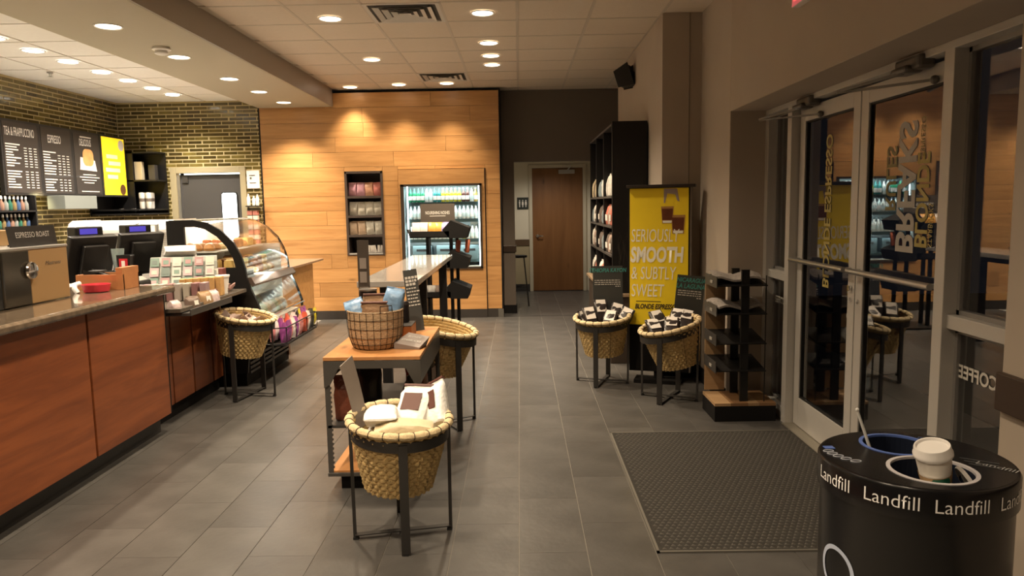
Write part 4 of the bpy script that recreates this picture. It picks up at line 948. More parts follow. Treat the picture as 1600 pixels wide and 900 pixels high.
def put_bottle(kind, x, y, z, where, h=.19):
    if kind not in bp:
        t_ = thing('drink_bottle', (x, y, z), 'x', 'bottle'); bottle(h).build('bottle_body', dr_[kind], t_, smooth=True)
        B().lathe([(.0125, h*.92), (.0125, h), (0, h)], 8, cap=False).build('bottle_cap', cap_m if kind in ('green', 'teal', 'clear', 'white') else white, t_)
        B().lathe([(.0285, h*.15), (.0285, h*.45)], 10, cap=False).build('bottle_label', white if kind != 'white' else dr_['clear'], t_)
        bp[kind] = t_
    else: t_ = dup(bp[kind], (x, y, z))
    t_['label'] = kind+' drink bottle on the '+where+' of the lit cooler'; t_['group'] = kind+' bottles '+where
row1 = ['green']*4+['white']*2+['teal']*2+['yellow']*5+['brown']*2+['white', 'amber', 'amber', 'amber']
for i in range(17): put_bottle(row1[i], FX0+.10+i*.0565, YW+.12, ZC[3]+.001, 'top shelf')
for i in range(17): put_bottle(['clear', 'white', 'white'][i % 3], FX0+.10+i*.0565, YW+.12, ZC[2]+.001, 'second shelf')
for i in range(17): put_bottle(['white', 'white', 'clear', 'yellow', 'white'][i % 5] if i > 11 else 'white', FX0+.10+i*.0565, YW+.12, ZC[1]+.001, 'third shelf')
for i in range(3): 
    o = boxy('grey_crate', FX0+.24+.33*i, YW+.22, ZC[0]+.001, .26, .2, .2, mat('crate_teal', (.10, .15, .16), .4), ['left', 'middle', 'right'][i]+' of three dark crates on the bottom shelf of the cooler', 'crate')
    B().box(-.08, -.103, .12, .08, -.1, .15).build('handle_slot', rub, o)

# ================================================================== FLOOR DISPLAYS
straw_m = mat('sea_grass', (.54, .385, .17), .75, noise=.45, nscale=45, bump=.5, bscale=150)
rim_m = mat('rim_straw', (.62, .49, .29), .7, noise=.3, nscale=40, bump=.4, bscale=120)
bind_m = mat('binding_dark', (.07, .05, .035), .7)
iron = mat('display_iron', (.055, .052, .05), .45, .6)
RB, RT, HB = .150, .222, .315
def ropes():
    g = B(); n = 84; k = 7; rings = 15
    for i in range(rings):
        z = -.012-HB*(i+.5)/rings; R0 = RT+(RB-RT)*((i+.5)/rings)**1.1; vs = []
        for j in range(n):
            a = 2*pi*j/n; bump = .0042*sin(a*30+(i % 2)*pi)
            for q in range(k):
                t = 2*pi*q/k; rr = .0125+bump*.6
                vs.append(((R0+bump+rr*.8*cos(t))*cos(a), (R0+bump+rr*.8*cos(t))*sin(a), z+rr*sin(t)))
        g.add(vs, [(j*k+q, ((j+1) % n)*k+q, ((j+1) % n)*k+(q+1) % k, j*k+(q+1) % k) for j in range(n) for q in range(k)])
    return g
def woven(loc, rot, lab, grp=None):
    t = thing('woven_basket', loc, lab, 'basket', rz=rot, group=grp)
    ropes().build('woven_wall', straw_m, t, smooth=True, kind='stuff')
    B().lathe([(0, -HB-.008), (RB+.004, -HB-.008), (RB+.004, -HB+.005), (0, -HB+.005)], 32, cap=False).build('basket_base', straw_m, t)
    n = 132; k = 10; vs = []
    for j in range(n):
        a = 2*pi*j/n; pin = abs(cos(a*11))**10; rr = .021*(1-.22*pin)+.0012*sin(a*50)
        for q in range(k):
            tt = 2*pi*q/k; vs.append(((.232+rr*cos(tt))*cos(a), (.232+rr*cos(tt))*sin(a), rr*.85*sin(tt)))
    B().add(vs, [(j*k+q, ((j+1) % n)*k+q, ((j+1) % n)*k+(q+1) % k, j*k+(q+1) % k) for j in range(n) for q in range(k)]).build('rope_rim', rim_m, t, smooth=True)
    g = B()
    for j in range(22):
        a = pi*j/11; c = Vector((.232*cos(a), .232*sin(a), 0)); rd = Vector((cos(a), sin(a), 0))
        g.tube([c+rd*.0185*cos(x)+Vector((0, 0, .0165*sin(x))) for x in [i*pi/5 for i in range(10)]], .0022, 4, closed=True)
    g.build('rim_binding', bind_m, t, kind='stuff')
    g = B()
    for j in range(8):
        a = pi*j/4+.2; g.tube([((RT+.012)*cos(a), (RT+.012)*sin(a), -.02), ((RB+.045)*cos(a), (RB+.045)*sin(a), -HB*.62), ((RB+.012)*cos(a), (RB+.012)*sin(a), -HB)], .0013, 4)
    g.build('stitching', bind_m, t, kind='stuff')
    return t
def stand(c, zr, low, ang, rz, lab):
    """c floor centre, zr rim centre height, low = angle (deg) of the low side, ang = tilt"""
    t = thing('basket_stand', (c[0], c[1], 0), lab, 'basket stand')
    lx, ly = cos(R(low)), sin(R(low)); sl = math.tan(R(ang))
    zc = zr-.055; pl = lambda x, y: zc-(x*lx+y*ly)*sl
    n = 48; vs = []
    for j in range(n):
        a = 2*pi*j/n
        for rr, dz in ((.222, -.022), (.227, -.022), (.229, .026), (.224, .026)):
            x, y = rr*cos(a), rr*sin(a); vs.append((x, y, pl(x, y)+dz))
    B().add(vs, [(j*4+q, ((j+1) % n)*4+q, ((j+1) % n)*4+(q+1) % 4, j*4+(q+1) % 4) for j in range(n) for q in range(4)]).build('hoop', iron, t, smooth=True)
    for k in range(4):
        a = R(rz+90*k); x, y = .228*cos(a), .228*sin(a); fx, fy = .225*cos(a), .225*sin(a)
        wide = k % 2 == 0
        g = B()
        tg = Vector((-sin(a), cos(a), 0))
        w_, h_ = (.040, .010) if wide else (.007, .016)
        g.bar((fx, fy, 0.004), (x, y, pl(x, y)+.01), w_, h_, up=(cos(a), sin(a), 0)) if 0 else None
        p = Vector((fx, fy, .002)); q = Vector((x, y, pl(x, y)+.015)); o_ = Vector((cos(a), sin(a), 0))*h_/2; s_ = tg*w_/2
        g.add([p-s_-o_, p+s_-o_, p+s_+o_, p-s_+o_, q-s_-o_, q+s_-o_, q+s_+o_, q-s_+o_], [(3, 2, 1, 0), (4, 5, 6, 7), (0, 1, 5, 4), (1, 2, 6, 5), (2, 3, 7, 6), (3, 0, 4, 7)])
        g.build('leg', iron, t)
        B().box(-.012, -.012, 0, .012, .012, .012).build('foot_pad', rub, t, M=Matrix.Translation((fx*.98, fy*.98, 0)))
    for k in range(2):
        a = R(rz+90*k); B().bar((.225*cos(a), .225*sin(a), .014+.008*k), (-.225*cos(a), -.225*sin(a), .014+.008*k), .032, .005).build('cross_bar', iron, t)
    return t
def basket_set(c, zr, low, ang, rz, lb, ls):
    stand(c, zr, low, ang, rz, ls)
    lo_ = R(low); ax = Vector((-sin(lo_), cos(lo_), 0)); q = Matrix.Rotation(R(ang), 4, ax)
    rot = q.to_euler()
    return woven((c[0], c[1], zr), tuple(rot), lb), q
def inb(c, q, zr, x, y, z): return tuple(Vector((c[0], c[1], zr))+(q @ Vector((x, y, z))))
# front basket
c = (-.575, 3.345); zr = .565
_, q = basket_set(c, zr, -50, 5, -78, 'woven straw basket nearest the camera heaped with white and kraft coffee bags', 'dark iron stand under the nearest straw basket')
wbag = mat('bag_white_glossy', (.86, .86, .84), .45, noise=.08, nscale=20, bump=.5, bscale=40); kraft = mat('kraft_label', (.50, .36, .19), .7); brn = mat('coffee_brown_print', (.10, .035, .025), .5); cb = mat('cream_bag_body', (.62, .52, .34), .55, bump=.4, bscale=40)
L = [((-.095, .14, -.125), (R(90), 0, R(0)), wbag, None, 'white coffee bag lowest at the left of the nearest basket'),
     ((.085, .14, -.125), (R(90), 0, R(0)), wbag, None, 'white coffee bag lowest at the right of the nearest basket'),
     ((-.10, .12, -.025), (R(80), 0, R(8)), wbag, kraft, 'white coffee bag with kraft label lying at the left of the nearest basket'),
     ((.035, .02, -.06), (R(-52), R(0), R(-10)), wbag, brn, 'tall white coffee bag with brown print leaning on the back rim of the nearest basket'),
     ((.165, -.09, -.028), (R(82), 0, R(-84)), cb, kraft, 'folded cream kraft bag in the middle front of the nearest basket'),
     ((.165, .05, -.06), (R(-40), R(-30), R(-20)), wbag, brn, 'white coffee bag with brown panel leaning at the right rim of the nearest basket')]
for i, (p, ro, mm, lm, lb) in enumerate(L):
    pouch('coffee_bag', inb(c, q, zr, *p), ro, .15, .095, .26, mm, lb, 'coffee bag', seed=400+i, label_m=lm, lz=.30, lh=.38, lw=.6, tie=brn if lm is brn else None)
cs = thing('curved_sign', inb(c, q, zr, -.19, .055, -.05), 'curved grey blank-backed card standing at the left rim of the nearest basket', 'sign')
g = B(); vs = []
for i in range(9):
    s = i/8; x = -.055*(s)**1.0-.02*s*s; z = -.02+.33*s
    for (dx, yy) in ((0, -.05), (0, .06), (.004, .06), (.004, -.05)): vs.append((x+dx, yy, z-.03*(.06-yy)/.11*s))
g.add(vs, [(i*4+j, i*4+(j+1) % 4, (i+1)*4+(j+1) % 4, (i+1)*4+j) for i in range(8) for j in range(4)]+[(0, 1, 2, 3), (35, 34, 33, 32)])
g.build('card', mat('card_taupe', (.20, .165, .14), .5), cs); cs.rotation_euler = (0, 0, R(-18))
# right middle basket behind the display table
c = (-.545, 5.13); zr = .70
_, q = basket_set(c, zr, -12, 13, -60, 'empty-looking straw basket behind the right side of the oak-topped display table', 'iron stand behind the right side of the oak-topped display table')
# left basket by the low counter
c = (-2.275, 6.0); zr = .675
_, q = basket_set(c, zr, -10, 10, -100, 'straw basket of small packets in front of the low cherry counter', 'iron stand in front of the low cherry counter')
for i in range(16):
    a = i*2.4; rr = .035*math.sqrt(i+1)
    pouch('small_packet', inb(c, q, zr, rr*cos(a)-.03, rr*sin(a), -.07+.012*(i % 3)), (R(60+rnd.uniform(-30, 30)), R(rnd.uniform(-30, 30)), R(rnd.uniform(0, 360))), .07, .025, .10, mat('packet_grey_red', (.36, .27, .24), .35, noise=.7, nscale=40), 'small grey and red packet in the left straw basket by the cherry counter', 'packet', 'packets in the left basket', seed=430+i, crimp=False)
h_ = B().tube([(-.225, .03, .01), (-.235, .035, .04), (-.225, .03, .065)], .006, 6).build('rope_loop', rim_m, bpy.data.objects['woven_basket.002'])
# two right baskets
darkbag = mat('dark_coffee_bag', (.03, .024, .024), .3, bump=.3, bscale=40); wl_ = mat('white_bag_label', (.70, .66, .62), .5)
def darkbags(c, q, zr, spots, where):
    for i, (x, y, z, rx, ry, rz) in enumerate(spots):
        t = pouch('coffee_bag', inb(c, q, zr, x, y, z), (R(rx), R(ry), R(rz)), .115, .075, .20, darkbag, 'dark coffee bag with white label, '+where[i], 'coffee bag', seed=460+i, label_m=wl_, lz=.48, lh=.46, lw=.72)
c = (.70, 6.29); zr = .575
_, q = basket_set(c, zr, -120, 7, -110, 'straw basket of dark coffee bags under the Ethiopia chalk card', 'iron stand under the straw basket with the Ethiopia chalk card')
darkbags(c, q, zr, [(-.09, -.02, -.10, -22, -5, 12), (.0, .05, -.06, -18, 0, 8), (.09, .03, -.09, -20, 14, -14), (.03, -.08, -.11, -35, 5, -20), (.14, -.03, -.11, -25, 20, -30), (-.12, .08, -.15, -10, -10, 20)],
    ['left front in the Ethiopia basket', 'standing highest in the middle of the Ethiopia basket', 'right of the highest bag in the Ethiopia basket', 'lying lowest at the front of the Ethiopia basket', 'at the right rim of the Ethiopia basket', 'at the back left of the Ethiopia basket'])
pb = []
c2 = (1.165, 5.72); zr2 = .59
_, q2 = basket_set(c2, zr2, 190, 14, -120, 'straw basket of dark coffee bags under the Nicaragua chalk card', 'iron stand under the straw basket with the Nicaragua chalk card')
darkbags(c2, q2, zr2, [(-.11, -.02, -.09, -45, -5, 10), (-.02, -.07, -.08, -50, 0, -14), (.03, .05, -.06, -42, 5, -25), (.10, .02, -.07, -48, 10, -18), (-.05, .08, -.07, -35, -8, 15)],
    ['at the left of the Nicaragua basket', 'at the front middle of the Nicaragua basket', 'at the back middle of the Nicaragua basket', 'highest at the right of the Nicaragua basket', 'at the back left of the Nicaragua basket'])
teal = mat('teal_chalk', (.06, .30, .27), .7); cboard = mat('chalk_board', (.045, .047, .045), .6); chw = mat('chalk_white', (.6, .58, .54), .7)
def chalkcard(loc, rot, w_, h_, lab, l1, l2, seed):
    t = thing('chalk_card', loc, lab, 'chalkboard sign', rz=rot)
    B().box(-w_/2, -.004, 0, w_/2, .004, h_).build('card', cboard, t)
    text(l1, (0, -.006, h_-.055), (1, 0, 0), (0, 0, 1), .05, teal, t, world=False, sx=.8, align='CENTER', bold=.001, shear=.15, ext=.001)
    if l2: text(l2, (0, -.006, h_-.105), (1, 0, 0), (0, 0, 1), .052, teal, t, world=False, sx=.8, align='CENTER', bold=.001, shear=.15, ext=.001)
    rn = random.Random(seed); g = B(); z = h_-.13
    for ln in range(4):
        x = -w_/2+.015; xe = w_/2-.02 if ln < 3 else 0
        if ln == 3: x = w_*.25; xe = w_/2-.02
        while x < xe:
            l_ = rn.uniform(.008, .03); g.box(x, -.0055, z, min(x+l_, xe), -.004, z+.007); x += l_+.006
        z -= .018
    g.build('chalk_writing', chw, t, kind='stuff'); return t
chalkcard((.77, 6.43, .56), (R(-5), 0, R(0)), .262, .44, 'dark card with teal chalk words Ethiopia Kayon standing in the left of the two baskets', 'STARBUCKS RESERVE' if 0 else 'ETHIOPIA KAYON', None, 1)
chalkcard((1.34, 5.93, .50), (R(-3), R(6), R(-4)), .225, .455, 'dark card with teal chalk words Nicaragua La Laguna beside the yellow poster', 'NICARAGUA', 'LA LAGUNA', 2)
# yellow poster stand
t = thing('poster_stand', (1.18, 6.26, 0), 'black floor stand with tall yellow Blonde Espresso poster', 'poster stand', rz=R(-17))
B().box(-.25, 0, .09, .25, .10, 1.67).build('stand_body', blackm, t, bevel=.004)
B().box(.255, .01, .09, .27, .10, 1.67).build('side_strip', mat('side_strip_grey', (.2, .17, .15), .5), t)
B().box(-.27, -.03, 1.67, .30, .12, 1.695).build('top_board', mat('top_board_dark', (.03, .022, .018), .4), t, bevel=.003)
B().box(-.2, -.08, 0, .2, .11, .03).build('foot', blackm, t); B().box(-.04, .02, .03, .04, .08, .09).build('foot_post', blackm, t)
yel = mat('poster_yellow', (.92, .68, .02), .5)
ps = B().box(-.245, -.006, .50, .245, 0, 1.665).build('poster', yel, t)
pw = mat('poster_print_white', (.90, .88, .78), .6)
def pt(s, x, z, sz, bold=0, sx=.55, m_=pw, sh=.12): text(s, (x, -.008, z), (1, 0, 0), (0, 0, 1), sz, m_, ps, world=False, sx=sx, bold=bold, shear=sh)
pt('SERIOUSLY', -.235, 1.215, .155, 0, .53); pt('SMOOTH', -.24, 1.045, .175, .007, .60); pt('& SUBTLY', -.235, .895, .155, 0, .56); pt('SWEET', -.235, .745, .155, 0, .58)
pt('BLONDE ESPRESSO', -.20, .64, .058, .002, .70, mat('poster_print_dark', (.03, .02, .012), .6), .25)
B().box(-.19, -.007, .70, .02, -.0061, .706).build('fine_print', MATS['poster_print_dark'], ps)
for i, (x, z, s) in enumerate(((.07, 1.44, .95), (.16, 1.36, 1.05))):
    B().prism([(x-.055*s, z+.075*s), (x+.055*s, z+.075*s), (x+.045*s, z-.075*s), (x-.045*s, z-.075*s)], -.0072, -.0062).build('printed_glass', mat('print_glass', (.42, .22, .07), .4), ps)
    B().prism([(x-.048*s, z+.055*s), (x+.048*s, z+.055*s), (x+.042*s, z-.045*s), (x-.042*s, z-.045*s)], -.0078, -.0070).build('printed_coffee', mat('print_coffee', (.13, .035, .012), .4, noise=.3, nscale=20), ps)
    B().prism([(x-.04*s, z-.05*s), (x+.04*s, z-.05*s), (x+.037*s, z-.07*s), (x-.037*s, z-.07*s)], -.0078, -.0070).build('printed_base', pw, ps)
B().prism([(.04, 1.66), (.15, 1.66), (.17, 1.55), (.15, 1.56), (.135, 1.61), (.07, 1.62), (.05, 1.54), (.04, 1.54)], -.0072, -.0062).build('printed_pitcher', mat('print_silver', (.35, .28, .26), .4), ps)
# newspaper rack
t = thing('newspaper_rack', (1.57, 5.24, 0), 'black newspaper rack with four trays and oak-topped base by the side window', 'newspaper rack')
B().box(1.355, 5.07, 0, 1.785, 5.42, .112).build('base_box', blackm, t, world=True, bevel=.003)
pcs = [(-.215, -.10), (-.10, .02), (.02, .10), (.10, .215)]
pm = [woodl, wood('mid_oak', (.26, .14, .065), (.2, .1, .04), 'x', .5, .1), woodl, wood('mid_oak2', (.22, .12, .055), (.17, .09, .035), 'x', .5, .1)]
for (a, b_), mm in zip(pcs, pm): B().box(1.57+a+.001, 5.07, .112, 1.57+b_-.001, 5.42, .132).build('plank', mm, t, world=True)
for y in (5.13, 5.37): B().box(1.545, y-.01, .132, 1.60, y+.012, 1.07 if y < 5.2 else 1.06).build('post', black, t, world=True)
B().box(1.71, 5.11, .132, 1.716, 5.116, 1.03).build('thin_rod', black, t, world=True)
for i, z in enumerate((.37, .565, .775, .975)):
    g = B().prism([(5.10, z-.02), (5.44, z+.03), (5.44, z+.038), (5.10, z-.012)], 1.37, 1.72, 'x'); g.build('tray', black, t, world=True)
    B().box(1.365, 5.10, z-.03, 1.37, 5.42, z+.05).build('tray_side', dgrey, t, world=True)
    o = B().box(1.36, 5.2, z-.005, 1.365, 5.26, z+.015).build('label_holder', mat('label_grey', (.3, .28, .25), .5), t, world=True)
for z0, z1 in ((.14, .34), (.41, .55), (.60, .76), (.82, 1.0)): B().box(1.372, 5.43, z0, 1.52, 5.44, z1).build('wood_back', woodl, t, world=True)
newsm = mat('newsprint', (.30, .265, .24), .8, noise=.5, nscale=60)
for i, (z, lb) in enumerate(((.79, 'folded newspaper on the second tray of the black rack'), (.99, 'folded newspaper on the top tray of the black rack'))):
    g = B()
    vs = []; nx = 8; ny = 6
    for a in range(nx+1):
        for b_ in range(ny+1): vs.append((-.17+.34*a/nx, -.13+.26*b_/ny, .02*sin(a*1.1+i)*.7+.008*cos(b_*1.7)+.035*b_/ny))
    k = len(vs); vs += [(x, y, z_+.014) for x, y, z_ in vs]; w_ = ny+1
    fs = [(a*w_+b_, a*w_+b_+1, (a+1)*w_+b_+1, (a+1)*w_+b_) for a in range(nx) for b_ in range(ny)]; fs += [tuple(k+q_ for q_ in reversed(f_)) for f_ in fs]
    for a in range(nx): fs += [(a*w_, (a+1)*w_, (a+1)*w_+k, a*w_+k), ((a+1)*w_+ny, a*w_+ny, a*w_+ny+k, (a+1)*w_+ny+k)]
    for b_ in range(ny): fs += [(b_+1, b_, b_+k, b_+1+k), (nx*w_+b_, nx*w_+b_+1, nx*w_+b_+1+k, nx*w_+b_+k)]
    o = B().add(vs, fs).build('newspaper', newsm, None, origin=False, smooth=True); o.location = (1.545, 5.26, z); o.rotation_euler = (0, 0, R(6-10*i)); tag(o, lb, 'newspaper')
# bookcase
BX0, BX1, BY0, BY1 = .885, 1.215, 7.05, 9.2
t = thing('merchandise_bookcase', (1.05, 8.1, 0), 'tall black open bookcase of coffee goods along the right wall', 'bookcase')
B().box(BX0, BY0, .68, BX1, BY0+.03, 2.31).build('end_panel', black, t, world=True, bevel=.003)
B().box(BX0, BY1-.03, .68, BX1, BY1, 2.31).build('end_panel', black, t, world=True); B().box(BX1-.01, BY0+.03, .68, BX1, BY1-.03, 2.31).build('back_panel', blackm, t, world=True)
for y in (7.77, 8.49): B().box(BX0, y-.015, .68, BX1-.01, y+.015, 2.29).build('upright', black, t, world=True)
shm = mat('shelf_edge_grey', (.05, .045, .042), .4)
for z in (1.045, 1.325, 1.615, 2.29): B().box(BX0-.004, BY0+.03, z-.02, BX1-.01, BY1-.03, z).build('shelf', shm, t, world=True)
B().box(BX0-.02, BY0-.03, 0, BX1, BY1+.03, .65).build('base_cabinet', mat('bookcase_base_brown', (.05, .035, .026), .5), t, world=True, bevel=.003)
B().box(BX0-.05, BY0-.05, .65, BX1, BY1+.05, .68).build('base_top', mat('base_top_oak', (.30, .21, .13), .4), t, world=True, bevel=.003)
# black relief pattern on the end panel
g = B(); rn = random.Random(11)
for k in range(16):
    x = .93+rn.random()*.25; z = .9+rn.random()*1.1; pts = [(x, BY0-.001, z)]
    for i in range(4): x += rn.uniform(-.02, .02); z -= rn.uniform(.03, .07); pts.append((x, BY0-.001, z))
    g.tube(pts, .003, 4)
g.build('vine_relief', mat('relief_gloss', (.05, .045, .04), .2), t, world=True, kind='stuff')
bagm = [mat('shelf_bag_%d' % i, c, .45, noise=.4, nscale=25) for i, c in enumerate([(.62, .60, .56), (.45, .14, .10), (.10, .08, .07), (.30, .22, .18), (.5, .42, .28), (.16, .2, .22)])]
bn = ['white', 'red', 'dark', 'brown', 'cream', 'slate']
tiers = [(.682, 'bottom', [(3, 0, 1), (0, 3, 1), (0, 1, 2)]), (1.047, 'second', [(2, 2, 3), (2, 5, 2), (0, 2, 3)]), (1.327, 'third', [(1, 1, 3), (2, 5, 2), (5, 2, 0)]), (1.617, 'top', [(0, 0, 0), (5, 0, 5), (4, 4, 2)])]
bay = ['nearest', 'middle', 'farthest']
for z, nm, cc in tiers:
    for b_, (y0) in enumerate((7.12, 7.83, 8.55)):
        for i in range(4):
            k = cc[b_][i % 3]; hh = {0: .23, 1: .21, 2: .20, 3: .2, 4: .22, 5: .19}[k]
            pouch('shelf_bag', (.945, y0+.06+i*.155, z), (0, 0, R(-90+rn.uniform(-8, 8))), .12, .09, hh, bagm[k], bn[k]+' bag on the '+nm+' shelf of the '+bay[b_]+' bookcase bay', 'bag', 'bookcase '+bn[k]+nm+bay[b_], seed=500+i+b_*5, label_m=bagm[0] if k in (1, 2, 3) and i % 2 else None, lz=.2, lh=.3)
# dim stool in the passage
t = thing('tall_stool', (-.03, 11.3, 0), 'dark tall stool half hidden behind the end of the passage wall', 'stool')
for x, y in ((-.13, -.13), (.13, -.13), (-.13, .13), (.13, .13)): B().bar((x*1.2, y*1.2, 0), (x*.7, y*.7, .74), .02).build('leg', black, t)
B().lathe([(.0, .74), (.14, .74), (.14, .77), (0, .77)], 20, cap=False).build('seat', blackm, t); B().tube([(.14*cos(a*pi/8), .14*sin(a*pi/8), .3) for a in range(16)], .008, 6, closed=True).build('foot_ring', black, t)

# ---- bar table, snack rack, display table
t = thing('bar_table', (-.99, 6.85, 0), 'long high table with pale stone top running towards the cooler', 'table')
TX0, TX1, TY0, TY1 = -1.215, -.765, 5.42, 8.3
B().box(TX0, TY0, .955, TX1, TY1, 1.0).build('table_top', mat('grey_stone_top', (.34, .32, .30), .12, noise=.15, nscale=12, coat=.4), t, world=True, bevel=.004)
for x, y in ((-.835, 6.2), (-1.15, 6.2), (-.835, 7.9), (-1.15, 7.9)): B().box(x-.04, y-.03, 0.01, x+.04, y+.03, .955).build('leg', black, t, world=True)
for y in (6.2, 7.9): B().box(-1.2, y-.06, 0, -.79, y+.06, .012).build('foot_plate', black, t, world=True)
B().box(-1.13, 6.2, .90, -.86, 7.9, .955).build('under_frame', black, t, world=True)
# black snack rack
RX, RY = -.93, 8.85
t = thing('snack_rack', (RX, RY, 0), 'black metal rack with three tiers of angled trays in front of the cooler', 'rack')
for x, y in ((-1.10, RY-.05), (-.82, RY-.05), (-.76, RY+.1), (-1.1, RY+.1)): B().box(x-.02, y-.015, .02, x+.02, y+.015, 1.34).build('post', black, t, world=True)
B().box(-1.15, RY-.25, 0, -.70, RY+.25, .02).build('base_plate', black, t, world=True)
for z in (.47, .83, 1.18):
    g = B().box(-1.28, RY-.28, z, -.82, RY-.05, z+.012).box(-1.28, RY-.28, z, -.82, RY-.272, z+.075)
    g.prism([(-1.28, z), (-1.31, z+.10), (-1.30, z+.10), (-1.27, z)], RY-.28, RY-.05)
    g.build('tray', black, t, world=True)
    B().prism([(-.82, z-.01), (-.62, z-.01), (-.585, z+.11), (-.80, z+.20), (-.9, z+.09)], RY-.28, RY+.12).build('side_tray', blackm, t, world=True)
hd = B().box(-1.18, RY-.03, 1.33, -.77, RY-.02, 1.575).build('header_card', bronze, t, world=True)
text('NOURISHING NOSHES', (-.975, RY-.031, 1.45), (1, 0, 0), (0, 0, 1), .052, chw, hd, align='CENTER', sx=.55, bold=.001)
B().box(-1.07, RY-.0315, 1.425, -.88, RY-.0305, 1.432).build('small_print', chw, hd, world=True)
sm_ = [(-1.22, 1, 'white'), (-1.13, 1, 'white'), (-1.03, 2, 'orange'), (-.95, 2, 'orange'), (-.88, 0, 'violet')]
smm = {'white': chipm[1], 'orange': mat('orange_pack', (.6, .3, .06), .3, noise=.5, nscale=18), 'violet': mat('violet_pack', (.3, .25, .5), .3, noise=.5, nscale=18)}
for i, (x, k, nm) in enumerate(sm_): pouch('snack_pack', (x, RY-.17, 1.193), (R(-15), 0, 0), .10, .06, .17, smm[nm], nm+' snack pack on the top tray of the black rack', 'snack pack', nm+' packs top tray', seed=600+i, crimp=False)
for i in range(5): pouch('snack_pack', (-1.22+.085*i, RY-.17, .483), (R(-10), 0, 0), .09, .06, .13, bagm[(2, 0, 0, 3, 0)[i]], bn[(2, 0, 0, 3, 0)[i]]+' snack pack on the lowest tray of the black rack', 'snack pack', 'lowest tray packs '+bn[(2, 0, 0, 3, 0)[i]], seed=610+i, crimp=False)
for i in range(2): pouch('brown_bar_pack', (-.74+.11*i, RY-.10, .98+.01*i), (0, R(6), 0), .055, .04, .16, mat('rust_pack', (.30, .08, .04), .4, noise=.3, nscale=20), ['left', 'right'][i]+' of two rust brown packs standing in the middle tray at the rack side', 'snack pack', seed=620+i)
# display table
DX0, DX1, DY0, DY1 = -1.07, -.545, 3.88, 4.85
t = thing('display_table', (-.81, 4.36, 0), 'oak-topped steel display table in the middle of the floor', 'display table')
B().box(DX0, DY0, .73, DX1, DY1, .75).build('table_top', woodt, t, world=True, bevel=.002)
frm = mat('shelf_frame_grey', (.10, .095, .09), .4, .5)
B().prism([(DX0, .728), (DX1, .728), (DX1, .58), (DX1-.035, .60), (DX1-.08, .685), (DX0+.08, .685), (DX0+.035, .60), (DX0, .58)], DY0+.002, DY0+.008).build('front_apron', frm, t, world=True)
B().box(DX1-.006, DY0+.01, .60, DX1, DY1, .728).build('side_apron', frm, t, world=True); B().box(DX0, DY0+.01, .60, DX0+.006, DY1, .728).build('side_apron', frm, t, world=True)
for x in (DX0+.002, DX1-.03):
    for y in (DY0+.01, DY1-.04):
        B().box(x, y, .10, x+.028, y+.006, .60 if 1 else 0).build('post', frm, t, world=True)
        g = B(); z = .13
        while z < .58: g.box(x+(.028 if x < -.8 else -.006), y, z, x+(.034 if x < -.8 else 0), y+.006, z+.012); z += .026
        g.build('notches', frm, t, world=True, kind='stuff')
B().box(DX0+.01, DY0+.01, .355, DX1-.01, DY1-.01, .37).build('middle_shelf', dgrey, t, world=True)
B().box(DX0, DY0, .085, DX1, DY1, .105).build('bottom_rail', frm, t, world=True, bevel=.002); B().box(DX0+.012, DY0+.012, .105, DX1-.012, DY1-.01, .115).build('bottom_shelf', woodt, t, world=True)
B().box(DX0+.06, DY0+.05, 0, DX1-.06, DY1-.05, .085).build('plinth', blackm, t, world=True)
bbag = mat('brown_coffee_bag', (.16, .045, .025), .35, bump=.4, bscale=40); blk = mat('black_coffee_bag', (.015, .012, .013), .3, bump=.3, bscale=40)
for i, (x, y, z, mm, rz, lb) in enumerate([(-.985, 4.02, .372, bbag, 10, 'reddish brown coffee bag at the front left of the display table middle shelf'), (-.90, 4.28, .372, blk, 5, 'black coffee bag behind the brown one on the middle shelf'), (-.98, 4.48, .372, blk, 0, 'black coffee bag at the back left of the middle shelf'),
      (-.66, 4.50, .372, mat('red_bag', (.30, .04, .03), .35), 0, 'red coffee bag at the back right of the middle shelf'), (-.62, 4.02, .372, blk, 80, 'black coffee bag at the front right of the middle shelf'), (-.60, 4.25, .372, bbag, 85, 'brown coffee bag at the right edge of the middle shelf'), (-.62, 4.70, .372, blk, 80, 'black coffee bag at the back corner of the middle shelf')]):
    pouch('coffee_bag', (x, y, z), (0, 0, R(rz)), .13, .09, .25 if i != 3 else .2, mm, lb, 'coffee bag', seed=640+i, label_m=None if i < 3 else bagm[3], tie=None)
# wire-woven basket on the table
WX, WY = -.835, 4.17
t = thing('wire_basket', (WX, WY, .751), 'round grass basket laced with dark wire on the display table', 'basket')
prof = [(.115, 0), (.13, .01), (.15, .07), (.158, .14), (.160, .215)]
B().lathe([(0, .004), (.115, .004)]+[(a-.006, b_+.004) for a, b_ in prof[1:]][::1]+[(.16, .215), (.163, .213)]+[(a, b_) for a, b_ in prof[::-1]]+[(0, 0)], 40, cap=False).build('grass_wall', mat('grass_lining', (.52, .37, .23), .8, noise=.5, nscale=50, bump=.8, bscale=90, stretch=(1, 1, 3)), t, smooth=True)
g = B()
for j in range(26):
    a = 2*pi*j/26; g.tube([((p_+.003)*cos(a), (p_+.003)*sin(a), z_) for p_, z_ in prof], .0014, 4)
for z_, rr in ((.03, .139), (.07, .153), (.12, .159), (.17, .162), (.218, .163)): g.tube([(rr*cos(2*pi*a/36), rr*sin(2*pi*a/36), z_) for a in range(36)], .0014, 4, closed=True)
g.tube([(.157*cos(a), .157*sin(a), .215+.035*(1 if k_ in (1, 2) else 0)) for k_, a in enumerate((-1.2, -1.19, -.75, -.74))], .003, 5)
g.build('wire_lacing', blackm, t, kind='stuff')
